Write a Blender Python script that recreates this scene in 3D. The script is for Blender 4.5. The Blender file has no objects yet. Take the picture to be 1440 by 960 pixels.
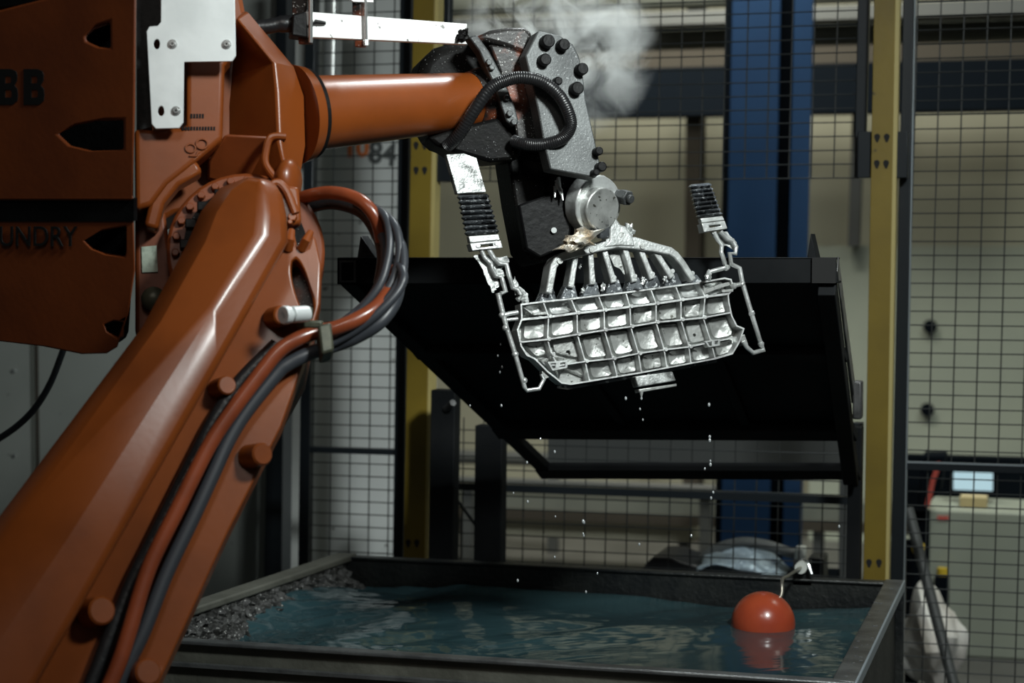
import bpy, bmesh, math, random
import numpy as np
from mathutils import Vector, Matrix
random.seed(7)
S = bpy.context.scene
COL = S.collection
R = math.radians

# ---------------------------------------------------------------- camera
F = 2684.0; CAM = Vector((0.0, 0.0, 1.95))
_y, _p = R(16.1), R(2.9)
fw = Vector((-math.sin(_y)*math.cos(_p), math.cos(_y)*math.cos(_p), -math.sin(_p)))
rt = Vector((math.cos(_y), math.sin(_y), 0.0)); up = rt.cross(fw)
cd = bpy.data.cameras.new('camera'); cam = bpy.data.objects.new('camera', cd); COL.objects.link(cam)
cam.matrix_world = Matrix(((rt.x, up.x, -fw.x, CAM.x), (rt.y, up.y, -fw.y, CAM.y), (rt.z, up.z, -fw.z, CAM.z), (0, 0, 0, 1)))
cd.sensor_width = 36; cd.lens = F*36/1440; cd.clip_start = 0.05; cd.clip_end = 100
cd.dof.use_dof = True; cd.dof.focus_distance = 5.2; cd.dof.aperture_fstop = 2.4
S.camera = cam

# ---------------------------------------------------------------- world, lamps, exposure
w = bpy.data.worlds.new('world'); S.world = w; w.use_nodes = True
w.node_tree.nodes['Background'].inputs[0].default_value = (0.62, 0.72, 0.70, 1)
w.node_tree.nodes['Background'].inputs[1].default_value = 0.035
S.view_settings.view_transform = 'Standard'; S.view_settings.look = 'None'
S.cycles.volume_bounces = 3
S.view_settings.exposure = 0.0; S.view_settings.gamma = 1.0

def lamp(name, loc, tgt, size, power, color, spread=180, sy=None):
    d = bpy.data.lights.new(name, 'AREA'); d.energy = power; d.color = color
    d.shape = 'RECTANGLE'; d.size = size; d.size_y = sy or size; d.spread = R(spread)
    o = bpy.data.objects.new(name, d); COL.objects.link(o); o.location = loc
    o.rotation_euler = (Vector(tgt) - Vector(loc)).to_track_quat('-Z', 'Y').to_euler()
    return o
lamp('cell_lamp', (0.9, 2.5, 4.0), (-1.2, 5.2, 2.0), 0.5, 34, (0.93, 1.0, 0.98), 72)
lamp('arm_fill', (-0.7, 1.2, 4.4), (-1.9, 3.5, 1.2), 0.8, 8, (1.0, 0.93, 0.85), 120)  # unseen fill light added to brighten the robot's lower arm
lamp('overhead_lamp', (-1.0, 6.15, 4.7), (-1.25, 5.2, 2.0), 0.5, 12, (0.93, 1.0, 1.0), 75)
lamp('hall_fill_one', (-2.0, 9.6, 4.6), (-2.4, 12.8, 1.0), 1.6, 125, (1.0, 0.98, 0.84), 130)  # unseen fill light added to light the hall beyond the fence
lamp('hall_fill_two', (0.9, 7.9, 5.2), (0.4, 10.2, 1.0), 1.6, 85, (0.95, 1.0, 0.90), 130)  # unseen fill light added to brighten the cabinet side of the hall

# ---------------------------------------------------------------- pixel helpers: where a point of the photograph stands in the room
def ray(x, y): return fw + rt*((x-720)/F) - up*((y-480)/F)
def at(x, y, D): return CAM + ray(x, y)*D
def on_y(x, y, Y): d = ray(x, y); return CAM + d*(Y/d.y)
def on_z(x, y, Z): d = ray(x, y); return CAM + d*((Z-CAM.z)/d.z)

class Pl:
    """a plane in the room through a point, facing the viewer, turned (right) and tilted (up)"""
    def __init__(s, x, y, D, turn=0, tilt=0):
        s.o = at(x, y, D); t, l = R(turn), R(tilt)
        s.n = (-fw*math.cos(t)*math.cos(l) + rt*math.sin(t)*math.cos(l) + up*math.sin(l)).normalized()
        s.u = Vector((0, 0, 1)).cross(s.n).normalized(); s.v = s.n.cross(s.u)
    def P(s, x, y, off=0.0):
        d = ray(x, y); o = s.o + s.n*off
        return CAM + d*((o-CAM).dot(s.n)/d.dot(s.n))
    def to2(s, x, y, off=0.0): q = s.P(x, y, off) - s.o; return (q.dot(s.u), q.dot(s.v))
    def to3(s, a, b, off): return s.o + s.u*a + s.v*b + s.n*off

# ---------------------------------------------------------------- mesh helpers
def ico(sub):
    bm = bmesh.new(); bmesh.ops.create_icosphere(bm, subdivisions=sub, radius=1)
    bm.verts.index_update(); r = ([v.co.copy() for v in bm.verts], [[v.index for v in f.verts] for f in bm.faces]); bm.free(); return r
ICO = {k: ico(k) for k in (1, 2, 3, 4)}

def wl(o):
    v = Vector((0, 0, 0))
    while o: v += o.location; o = o.parent
    return v

def fill_holes(loops):
    """triangles (indices into the loops laid end to end) of an outline with holes: each hole is joined to the outline by its shortest link"""
    o = loops[0][0]; nrm = Vector()
    for i, p in enumerate(loops[0]): nrm += (p-o).cross(loops[0][(i+1) % len(loops[0])]-o)
    nrm.normalize(); ux = nrm.orthogonal().normalized(); uy = nrm.cross(ux)
    flat = [p for l in loops for p in l]; q = [Vector(((p-o).dot(ux), (p-o).dot(uy), 0)) for p in flat]
    ring = list(range(len(loops[0]))); k = len(ring); hs = []
    for l in loops[1:]:
        idx = list(range(k, k+len(l))); k += len(l)
        if sum(q[idx[i]].x*q[idx[(i+1) % len(idx)]].y - q[idx[(i+1) % len(idx)]].x*q[idx[i]].y for i in range(len(idx))) > 0: idx.reverse()
        hs.append(idx)
    while hs:
        d, hi, i, j = min(((q[ring[i]]-q[h[j]]).length, n, i, j) for n, h in enumerate(hs) for i in range(len(ring)) for j in range(len(h)))
        h = hs.pop(hi); ring = ring[:i+1] + h[j:] + h[:j+1] + ring[i:]
    out = []; R_ = list(ring)
    def cr(a, b, c): return (q[b].x-q[a].x)*(q[c].y-q[a].y)-(q[b].y-q[a].y)*(q[c].x-q[a].x)
    while len(R_) > 3:
        best = None
        for i in range(len(R_)):
            a, b, c = R_[i-1], R_[i], R_[(i+1) % len(R_)]
            if cr(a, b, c) <= 1e-12: continue
            if any(p not in (a, b, c) and cr(a, b, p) >= -1e-12 and cr(b, c, p) >= -1e-12 and cr(c, a, p) >= -1e-12 for p in R_): continue
            best = i; break
        if best is None: best = max(range(len(R_)), key=lambda i: cr(R_[i-1], R_[i], R_[(i+1) % len(R_)]))
        out.append([R_[best-1], R_[best], R_[(best+1) % len(R_)]]); R_.pop(best)
    return out+[R_]

class MB:
    def __init__(s): s.v = []; s.f = []
    def add(s, vs, fs):
        n = len(s.v); s.v += [Vector(q) for q in vs]; s.f += [[i+n for i in f] for f in fs]; return s
    def prism(s, pts, vec, holes=()):
        loops = [[Vector(p) for p in l] for l in [pts]+list(holes)]
        vec = Vector(vec); flat = [p for l in loops for p in l]; n = len(flat)
        if len(loops) == 1: tr = [list(range(n))]
        else: tr = fill_holes(loops)
        fs = [t for t in tr] + [[i+n for i in reversed(t)] for t in tr]; k = 0
        for l in loops:
            m = len(l)
            for i in range(m): a, b = k+i, k+(i+1) % m; fs.append([b, a, a+n, b+n])
            k += m
        return s.add(flat+[p+vec for p in flat], fs)
    def box(s, c, h, ax=None):
        ax = ax or (Vector((1, 0, 0)), Vector((0, 1, 0)), Vector((0, 0, 1))); c = Vector(c)
        vs = [c + ax[0]*h[0]*i + ax[1]*h[1]*j + ax[2]*h[2]*k for i in (-1, 1) for j in (-1, 1) for k in (-1, 1)]
        return s.add(vs, [[0, 1, 3, 2], [4, 6, 7, 5], [0, 4, 5, 1], [2, 3, 7, 6], [0, 2, 6, 4], [1, 5, 7, 3]])
    def bb(s, x0, x1, y0, y1, z0, z1): return s.box(((x0+x1)/2, (y0+y1)/2, (z0+z1)/2), (abs(x1-x0)/2, abs(y1-y0)/2, abs(z1-z0)/2))
    def tube(s, path, r, n=8, caps=True):
        path = [Vector(p) for p in path]; m = len(path)
        rs = r if isinstance(r, (list, tuple)) else [r]*m
        vs = []; fs = []; prev = None
        for i, p in enumerate(path):
            t = (path[min(i+1, m-1)] - path[max(i-1, 0)]).normalized()
            if prev is None:
                a = Vector((0, 0, 1)) if abs(t.z) < .9 else Vector((1, 0, 0)); x = t.cross(a).normalized()
            else: x = (prev - t*prev.dot(t)).normalized()
            prev = x; y = t.cross(x)
            vs += [p + (x*math.cos(2*math.pi*k/n) + y*math.sin(2*math.pi*k/n))*rs[i] for k in range(n)]
        for i in range(m-1):
            for k in range(n): a = i*n+k; b = i*n+(k+1) % n; fs.append([a, b, b+n, a+n])
        if caps: fs += [list(range(n-1, -1, -1)), list(range((m-1)*n, m*n))]
        return s.add(vs, fs)
    def cyl(s, a, b, r0, r1=None, n=20): return s.tube([a, b], [r0, r1 if r1 is not None else r0], n)
    def ball(s, c, r, sub=2, jit=0.0):
        c = Vector(c); r = Vector(r) if not isinstance(r, float) else Vector((r, r, r)); V, Fc = ICO[sub]
        return s.add([c + Vector((v.x*r.x, v.y*r.y, v.z*r.z))*(1+random.uniform(-jit, jit)) for v in V], Fc)
    # on a plane, outlines given in the photograph's pixels
    def plate(s, P, px, o0, o1, holes=(), vec=None):
        """outline lies at offset o0 on P, body runs straight back (along the normal) to o1"""
        return s.prism([P.P(x, y, o0) for x, y in px], vec if vec is not None else P.n*(o1-o0), [[P.P(x, y, o0) for x, y in h] for h in holes])
    def rib(s, P, px, o0, o1, wd, closed=False):
        q = [Vector(P.to2(x, y, o0)) for x, y in px]; m = len(q); L = []; Rr = []
        ws = wd if isinstance(wd, (list, tuple)) else [wd]*m
        for i in range(m):
            a = q[i-1] if (i or closed) else None; b = q[(i+1) % m] if (i < m-1 or closed) else None
            d1 = (q[i]-a).normalized() if a is not None else None; d2 = (b-q[i]).normalized() if b is not None else None
            d1 = d1 if d1 is not None else d2; d2 = d2 if d2 is not None else d1
            nn = Vector((-(d1+d2).y, (d1+d2).x)); nn = nn.normalized() if nn.length > 1e-6 else Vector((-d1.y, d1.x))
            k = ws[i]/2/max(.5, nn.dot(Vector((-d1.y, d1.x)))); L.append(q[i]+nn*k); Rr.append(q[i]-nn*k)
        vs = []
        for i in range(m):
            for c, o in ((L[i], o0), (Rr[i], o0), (Rr[i], o1), (L[i], o1)): vs.append(P.to3(c.x, c.y, o))
        fs = []
        for i in range(m if closed else m-1):
            j = (i+1) % m
            for k in range(4): fs.append([i*4+k, i*4+(k+1) % 4, j*4+(k+1) % 4, j*4+k])
        if not closed: fs += [[3, 2, 1, 0], [(m-1)*4+k for k in range(4)]]
        return s.add(vs, fs)
    def build(s, name, m, parent=None, smooth=35, bevel=0.0, seg=2, kind=None, loc=None):
        base = wl(parent) if parent else Vector((0, 0, 0))
        if loc is not None: loc = Vector(loc)
        elif parent is None and s.v:
            xs = [v.x for v in s.v]; ys = [v.y for v in s.v]; zs = [v.z for v in s.v]
            loc = Vector(((min(xs)+max(xs))/2, (min(ys)+max(ys))/2, min(zs)))
        else: loc = base
        me = bpy.data.meshes.new(name); me.from_pydata([v-loc for v in s.v], [], s.f); me.update()
        bm = bmesh.new(); bm.from_mesh(me); bmesh.ops.recalc_face_normals(bm, faces=bm.faces); bm.to_mesh(me); bm.free()
        if smooth:
            me.shade_smooth(); me.set_sharp_from_angle(angle=R(smooth))
        me.materials.append(m); o = bpy.data.objects.new(name, me); COL.objects.link(o)
        if parent: o.parent = parent; o.location = loc-base
        else: o.location = loc
        if bevel:
            b = o.modifiers.new('bevel', 'BEVEL'); b.width = bevel; b.segments = seg; b.limit_method = 'ANGLE'; b.angle_limit = R(40); b.harden_normals = False
        if kind: o['kind'] = kind
        return o

def tag(o, label, cat, group=None):
    o['label'] = label; o['category'] = cat
    if group: o['group'] = group
    return o
def thing(name, loc, label, cat, group=None):
    o = bpy.data.objects.new(name, None); COL.objects.link(o); o.location = loc; o.empty_display_size = .1
    return tag(o, label, cat, group)
def struct(o): o['kind'] = 'structure'; return o
def dup(o, parent=None):
    c = o.copy(); COL.objects.link(c)
    if parent: c.parent = parent
    for ch in list(o.children): dup(ch, c)
    return c
def smoothpath(pts, k=6):
    pts = [Vector(p) for p in pts]; out = []
    for i in range(len(pts)-1):
        p0 = pts[max(i-1, 0)]; p1 = pts[i]; p2 = pts[i+1]; p3 = pts[min(i+2, len(pts)-1)]
        for j in range(k):
            t = j/k
            out.append(.5*((2*p1) + (p2-p0)*t + (2*p0-5*p1+4*p2-p3)*t*t + (3*p1-p0-3*p2+p3)*t**3))
    return out+[pts[-1]]
def ell(cx, cy, rx, ry, n=20, rot=0):
    c, s_ = math.cos(R(rot)), math.sin(R(rot)); o = []
    for i in range(n):
        a = 2*math.pi*i/n; x, y = rx*math.cos(a), ry*math.sin(a); o.append((cx+x*c-y*s_, cy+x*s_+y*c))
    return o

# ---------------------------------------------------------------- materials
def mat(name, c1, c2=None, scale=8, rough=.5, metal=0.0, bump=0.0, bscale=None, speck=None, lo=.4, hi=.65, coat=0.0, r2=None, spec=.5):
    m = bpy.data.materials.new(name); m.use_nodes = True; nt = m.node_tree; N = nt.nodes; L = nt.links
    b = N['Principled BSDF']; b.inputs['Metallic'].default_value = metal; b.inputs['Roughness'].default_value = rough
    b.inputs['Coat Weight'].default_value = coat; b.inputs['Coat Roughness'].default_value = .15
    b.inputs['Specular IOR Level'].default_value = spec
    b.inputs['Base Color'].default_value = (*c1, 1)
    tc = N.new('ShaderNodeTexCoord')
    def noise(sc, det=5):
        n = N.new('ShaderNodeTexNoise'); n.inputs['Scale'].default_value = sc; n.inputs['Detail'].default_value = det
        L.new(tc.outputs['Object'], n.inputs['Vector']); return n
    def ramp(src, a, bb):
        r = N.new('ShaderNodeMapRange'); r.inputs[1].default_value = a; r.inputs[2].default_value = bb; L.new(src, r.inputs[0]); return r.outputs[0]
    def mix(fac, A, B):
        x = N.new('ShaderNodeMix'); x.data_type = 'RGBA'; L.new(fac, x.inputs[0])
        for k, q in ((6, A), (7, B)):
            if isinstance(q, tuple): x.inputs[k].default_value = (*q, 1)
            else: L.new(q, x.inputs[k])
        return x.outputs[2]
    col = None
    if c2:
        n = noise(scale); fac = ramp(n.outputs[0], lo, hi); col = mix(fac, c1, c2)
        if r2 is not None:
            q = N.new('ShaderNodeMapRange'); q.inputs[3].default_value = rough; q.inputs[4].default_value = r2; L.new(fac, q.inputs[0]); L.new(q.outputs[0], b.inputs['Roughness'])
    if speck:
        sc, sl, sh, sco = speck; n = noise(sc, 2); fac = ramp(n.outputs[0], sl, sh); col = mix(fac, col if col is not None else c1, sco)
    if col is not None: L.new(col, b.inputs['Base Color'])
    if bump:
        n = noise(bscale or scale*4, 4); bp = N.new('ShaderNodeBump'); bp.inputs['Strength'].default_value = bump; bp.inputs['Distance'].default_value = .01
        L.new(n.outputs[0], bp.inputs['Height']); L.new(bp.outputs[0], b.inputs['Normal'])
    return m
def emat(name, c, s):
    m = mat(name, (.02, .02, .02)); b = m.node_tree.nodes['Principled BSDF']; b.inputs['Emission Color'].default_value = (*c, 1); b.inputs['Emission Strength'].default_value = s; return m

M = {}
M['orange'] = mat('orange_paint', (.23, .054, .0085), (.155, .036, .0065), 5, .36, 0, .02, 60, coat=.22, lo=.42, hi=.75)
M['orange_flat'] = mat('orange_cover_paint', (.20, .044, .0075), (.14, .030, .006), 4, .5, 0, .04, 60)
M['orange_soot'] = mat('orange_paint_sooted', (.25, .055, .018), (.014, .012, .011), 9, .45, .1, .10, 90, speck=(190, .64, .70, (.5, .5, .48)), lo=.36, hi=.52)
M['soot'] = mat('sooty_black', (.0028, .0028, .003), (.006, .0055, .005), 9, .5, 0, .10, 90, speck=(230, .71, .74, (.40, .41, .41)), spec=.12)
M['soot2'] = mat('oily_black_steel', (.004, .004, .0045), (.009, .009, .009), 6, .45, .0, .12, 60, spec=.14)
M['gripplate'] = mat('speckled_grey_steel', (.05, .053, .054), (.14, .148, .148), 6, .5, .4, .10, 160, speck=(300, .66, .74, (.50, .52, .52)), lo=.35, hi=.7)
M['alu'] = mat('cast_aluminium', (.46, .47, .455), (.20, .205, .195), 18, .34, .6, .12, 110, speck=(75, .66, .72, (.07, .07, .06)), lo=.40, hi=.72, r2=.5)
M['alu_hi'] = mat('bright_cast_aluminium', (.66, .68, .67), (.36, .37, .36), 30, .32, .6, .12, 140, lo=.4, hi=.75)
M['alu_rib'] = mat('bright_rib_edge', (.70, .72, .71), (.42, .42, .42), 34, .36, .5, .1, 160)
M['alu_dark'] = mat('wet_aluminium_with_glints', (.20, .215, .23), (.05, .055, .06), 22, .25, .6, .15, 120, speck=(90, .60, .66, (.8, .83, .85)))  # pale specks paint glints into the dark metal's colour
M['alu_vent'] = mat('mottled_aluminium', (.62, .64, .63), (.14, .145, .14), 34, .38, .45, .2, 160, lo=.38, hi=.62)
M['foil'] = mat('warm_lit_flash', (.62, .50, .36), (.80, .78, .72), 30, .36, .6, .6, 120)  # tan tone puts warm light into the colour
M['whitebar'] = mat('white_plate', (.93, .94, .93), (.86, .87, .86), 14, .4, .1, .03, speck=(60, .68, .72, (.15, .15, .14)))
M['plate'] = mat('brushed_plate', (.80, .84, .84), (.70, .74, .74), 10, .45, .25, .03)
M['chrome'] = mat('bolt_steel', (.72, .74, .74), None, 8, .25, .9)
M['rubber'] = mat('black_rubber', (.012, .012, .013), None, 8, .35, 0, .15, 80)
M['cable'] = mat('black_cable', (.040, .044, .052), None, 8, .4, 0)
M['hose_o'] = mat('orange_hose', (.27, .060, .022), (.19, .042, .016), 9, .3, 0, coat=.3)
M['clamp'] = mat('olive_clamp', (.06, .065, .045), (.12, .12, .08), 20, .45, .3)
M['black'] = mat('black_print', (.008, .008, .008), None, 8, .5)
M['hole'] = mat('hole_dark', (.006, .006, .006), None, 8, .8)
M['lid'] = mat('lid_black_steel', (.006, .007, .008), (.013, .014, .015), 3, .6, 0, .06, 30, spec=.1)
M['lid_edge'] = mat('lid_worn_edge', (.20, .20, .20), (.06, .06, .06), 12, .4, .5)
M['tank'] = mat('tank_grey_steel', (.15, .15, .125), (.085, .085, .07), 5, .5, .3, .25, 40, lo=.35, hi=.65)
M['tank_rim'] = mat('tank_rim_steel', (.13, .135, .135), (.08, .083, .085), 14, .35, .5, .15, 80)
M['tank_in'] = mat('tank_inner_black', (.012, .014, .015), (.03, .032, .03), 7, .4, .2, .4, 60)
M['crust'] = mat('wet_crust', (.014, .014, .013), (.04, .04, .037), 60, .55, 0, .6, 90, speck=(120, .66, .70, (.4, .4, .38)))
M['yellow'] = mat('yellow_paint', (.20, .138, .013), (.145, .098, .010), 3, .5, 0, .05, 50, speck=(16, .70, .74, (.06, .045, .01)), lo=.4, hi=.7)
M['yellow_edge'] = mat('pale_yellow_edge', (.46, .38, .15), None, 5, .5)
M['fence'] = mat('fence_dark_paint', (.014, .018, .022), None, 5, .35, .2)
M['edge_highlight'] = mat('bright_edge_highlight', (.30, .34, .37), None, 5, .4, .4)  # pale colour painting the bright highlight along edges
M['wire'] = mat('fence_wire', (.04, .044, .045), None, 5, .4, .4)
M['wall_w'] = mat('white_cell_panel', (.70, .73, .72), (.64, .67, .66), 2, .6, 0, .03, speck=(22, .74, .76, (.12, .12, .11)))
M['wall_g'] = mat('grey_green_cell_panel', (.30, .32, .30), (.26, .28, .26), 2, .55, 0, .03, speck=(26, .73, .75, (.06, .06, .05)))
M['wall_k'] = mat('khaki_wall', (.40, .39, .30), (.36, .35, .27), 1, .7)
M['strip_w'] = mat('pale_strip', (.55, .57, .55), None, 5, .5)
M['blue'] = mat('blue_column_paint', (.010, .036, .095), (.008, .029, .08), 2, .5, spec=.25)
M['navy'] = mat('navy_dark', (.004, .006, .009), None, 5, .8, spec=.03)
M['brown'] = mat('brown_steel', (.05, .044, .036), None, 5, .8, spec=.15)
M['greyd'] = mat('dark_grey_steel', (.07, .075, .075), None, 5, .5)
M['greyl'] = mat('pale_grey_duct', (.16, .17, .15), (.125, .135, .12), 2, .75, spec=.15)
M['silver'] = mat('silver_pipe', (.6, .62, .61), None, 5, .3, .7)
M['cab'] = mat('pale_green_cabinet', (.34, .37, .31), (.31, .34, .29), 2, .5)
M['bag'] = mat('white_plastic_bag', (.78, .77, .74), (.62, .58, .54), 7, .45, 0, .4, 20)
M['tan'] = mat('tan_box', (.52, .42, .22), None, 5, .6)
M['yel2'] = mat('signal_yellow', (.60, .42, .03), None, 5, .5)
M['red'] = mat('red_print', (.55, .09, .07), None, 5, .6)
M['orange_print'] = mat('orange_paint_mark', (.75, .20, .05), None, 5, .6)
M['grey_print'] = mat('grey_paint_mark', (.10, .11, .11), None, 5, .6)
M['screen'] = emat('lit_screen', (.55, .80, .88), 0.75)
M['ball'] = mat('red_float', (.42, .072, .028), (.33, .05, .022), 7, .28, 0, .04, 50, speck=(45, .74, .76, (.05, .02, .02)), coat=.3)
M['floor'] = mat('concrete_floor', (.10, .10, .095), (.07, .07, .066), 3, .5, 0, .1)
M['ceil'] = mat('dark_ceiling', (.05, .05, .05), None, 3, .8)
M['drop'] = mat('water_drop', (.85, .9, .92), None, 5, .05, .6)
M['bead'] = mat('wet_bead', (.10, .105, .11), None, 5, .06)
M['sheet'] = mat('blue_grey_plastic_sheet', (.42, .52, .60), (.30, .38, .46), 30, .22, .3, .7, 60)
M['conn'] = mat('pale_connector', (.6, .62, .58), None, 5, .45)
M['brass'] = mat('dull_steel_rod', (.42, .40, .34), None, 5, .3, .8)
M['glabel'] = mat('pale_green_sticker', (.36, .42, .34), (.2, .24, .19), 60, .5)

# ================================================================ SETTING
struct(MB().bb(-9, 6, -1, 16, -.05, 0).build('floor', M['floor']))
struct(MB().bb(-9, 6, -1, 16, 6.0, 6.1).build('ceiling', M['ceil']))
wb = struct(MB().bb(-9, 6, 13.0, 13.1, 0, 6).build('wall_back', M['wall_k']))
YW = 7.45
def leanquad(mb, xa, xb, ya, xc, xd, yb, Y, th, z0, z1):
    """upright of width xa..xb at image row ya and xc..xd at row yb, standing on depth Y, cut at heights z0 and z1"""
    A, B = on_y(xa, ya, Y), on_y(xb, ya, Y); C, D = on_y(xc, yb, Y), on_y(xd, yb, Y)
    def X(P, Q, z): return P.x + (Q.x-P.x)*(z-P.z)/(Q.z-P.z)
    pts = [Vector((X(A, C, z0), Y, z0)), Vector((X(B, D, z0), Y, z0)), Vector((X(B, D, z1), Y, z1)), Vector((X(A, C, z1), Y, z1))]
    return mb.prism(pts, Vector((0, th, 0)))
wl_ = struct(MB().bb(-6.5, on_y(392, 600, YW).x, YW, YW+.06, 0, 3.4).build('wall_left', M['wall_g']))
for i, px in enumerate((47, 53)):
    x = on_y(px, 560, YW).x; MB().bb(x-.006, x+.006, YW-.008, YW+.001, 0, 3.4).build('seam_strip', M['brown' if i else 'greyl'], wl_)
for px, py in ((20, 521), (15, 715), (21, 640)):
    q = on_y(px, py, YW); MB().cyl(q, q+Vector((0, -.012, 0)), .012 if py != 640 else .006, .008, 10).build('screw', M['chrome'], wl_)
ww = struct(MB().bb(on_y(392, 600, YW+.5).x, on_y(608, 600, YW+.5).x, YW+.5, YW+.56, 0, 3.4).build('wall_side', M['wall_w']))
def text(name, s, P, u, v, size, m, parent, ext=.001, offset=0.0, sx=1.0):
    c = bpy.data.curves.new(name, 'FONT'); c.body = s; c.size = size; c.extrude = ext; c.offset = offset
    t = bpy.data.objects.new(name, c); COL.objects.link(t)
    me = bpy.data.meshes.new_from_object(t); bpy.data.objects.remove(t)
    n = u.cross(v).normalized(); k = MB()
    k.add([P + u*(w_.co.x*sx) + v*w_.co.y + n*w_.co.z for w_ in me.vertices], [list(f.vertices) for f in me.polygons])
    return k.build(name, m, parent, smooth=0)
YS = YW+.497
text('painted_number', '10', on_y(483, 220, YS), Vector((1, 0, 0)), Vector((0, 0, 1)), .12, M['orange_print'], ww, offset=.004)
text('painted_number', '84', on_y(517, 227, YS), Vector((.96, 0, -.15)), Vector((.1, 0, 1)), .135, M['grey_print'], ww, offset=.004)
# frame of the cell opening between the two left walls
t_ = MB(); leanquad(t_, 376, 398, 580, 371, 396, 815, YW-.06, .1, 0, 3.3)
struct(t_.build('trim_1', M['fence']))
t_ = MB(); leanquad(t_, 398, 424, 580, 396, 420, 815, YW+.1, .05, 0, 3.3)
struct(t_.build('trim_2', M['strip_w']))

# ================================================================ BACKGROUND OF THE HALL
def hbeam(name, m, y0, y1, Y, x0, x1, label, cat, round_=False, group=None, legs=()):
    a, b = on_y(900, y0, Y).z, on_y(900, y1, Y).z; A, B = on_y(x0, 300, Y).x, on_y(x1, 300, Y).x; k = MB()
    if round_: k.cyl((A, Y, (a+b)/2), (B, Y, (a+b)/2), abs(a-b)/2, n=24)
    else: k.bb(A, B, Y, Y+.25, b, a)
    o = tag(k.build(name, m), label, cat, group)
    for lx in legs: X = on_y(lx, y1, Y).x; MB().bb(X-.03, X+.03, Y+.02, Y+.09, 0, min(a, b)+.005).build('leg', M['greyd'], o)
    return o
hbeam('girder', M['navy'], 96, 163, 11.2, 560, 1520, 'dark navy steel girder running across the hall behind the upper mesh', 'beam')
hbeam('cable_tray', M['brown'], 72, 98, 11.6, 560, 1520, 'brown cable tray lying just above the dark navy girder', 'tray')
hbeam('air_duct', M['greyl'], 36, 72, 11.9, 560, 1520, 'pale grey round air duct above the brown cable tray', 'duct', True)
hbeam('overhead_rail', M['greyd'], 17, 36, 11.5, 560, 1520, 'dark grey rail above the pale round duct, high in the hall', 'rail')
hbeam('ceiling_duct', M['greyl'], -30, 15, 12.2, 560, 1520, 'pale duct cut by the top edge, above the dark grey rail', 'duct', True)
hbeam('handrail', M['greyd'], 678, 690, 10.6, 600, 1010, 'dark upper pipe of the rail low behind the tank fence', 'pipe', True, legs=(655, 990))
cv_ = hbeam('conveyor', M['greyl'], 696, 722, 10.8, 600, 1290, 'grey conveyor side panel low behind the tank fence', 'conveyor', legs=(650, 1150))
a_, b_ = on_y(900, 722, 10.8).z, on_y(900, 736, 10.8).z; MB().bb(on_y(600, 300, 10.8).x, on_y(1290, 300, 10.8).x, 10.78, 11.0, b_, a_).build('belt', M['brown'], cv_)
hbeam('shelf_board', M['wall_k'], 736, 760, 11.0, 600, 975, 'khaki board under the grey conveyor behind the tank', 'board', legs=(650, 960))
hbeam('lower_pipe', M['greyd'], 640, 660, 11.6, 600, 790, 'dark pipe behind the lid pillars', 'pipe', True, legs=(628, 775))
t_ = MB(); A = on_y(770, 590, 8.6); B = on_y(1196, 668, 8.6); t_.bb(A.x, B.x, 8.6, 8.65, B.z, A.z); t_.bb(B.x-.05, B.x, 8.6, 8.65, 0, B.z)
tag(t_.build('dark_panel', M['greyd']), 'dim added panel seen through mesh under the raised lid', 'guard')  # panel put in to darken the gap under the lid
# blue steel column (I-section)
t_ = MB(); k = thing('steel_column', (on_y(1066, 700, 9.6).x, 9.6, 0), 'tall blue painted steel column behind the mesh fence', 'column')
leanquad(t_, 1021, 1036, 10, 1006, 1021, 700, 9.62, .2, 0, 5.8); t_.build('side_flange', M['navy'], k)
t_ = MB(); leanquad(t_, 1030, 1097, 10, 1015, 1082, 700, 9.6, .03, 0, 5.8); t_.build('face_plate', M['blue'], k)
t_ = MB(); leanquad(t_, 1096, 1118, 10, 1081, 1103, 700, 9.7, .03, 0, 5.8); t_.build('shaded_web', M['navy'], k)  # near-black colour paints the shade between the column's flanges
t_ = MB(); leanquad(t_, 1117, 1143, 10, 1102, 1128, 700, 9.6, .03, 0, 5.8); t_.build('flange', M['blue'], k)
t_ = MB(); leanquad(t_, 965, 985, 160, 963, 984, 360, 12.3, .2, 0, 3.6); tag(t_.build('grey_column', M['brown']), 'narrow brown column in the hall, just before the blue one', 'column')
t_ = MB(); leanquad(t_, 1198, 1214, 170, 1192, 1208, 345, 12.45, .1, on_y(1200, 346, 12.45).z, 3.4); tag(t_.build('hanging_duct', M['greyd']), 'short dark vertical duct ending beside the yellow post', 'duct')
t_ = MB(); a = on_y(1140, 346, 12.6); b = on_y(1560, 346, 12.6); t_.bb(a.x, b.x, 12.6, 12.9, 0, a.z)
tag(t_.build('hall_cabinet', M['cab']), 'big pale green cabinet far behind the yellow post', 'cabinet')
# upper left: silver pipe and dark upright
t_ = MB(); a = on_y(470, -40, 7.3); b = on_y(470, 99, 7.3); t_.cyl(a, Vector((a.x-.02, 7.3, b.z-.3)), .037, n=20); k = tag(t_.build('silver_pipe', M['silver']), 'upright silver pipe above the robot forearm', 'pipe')
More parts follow.
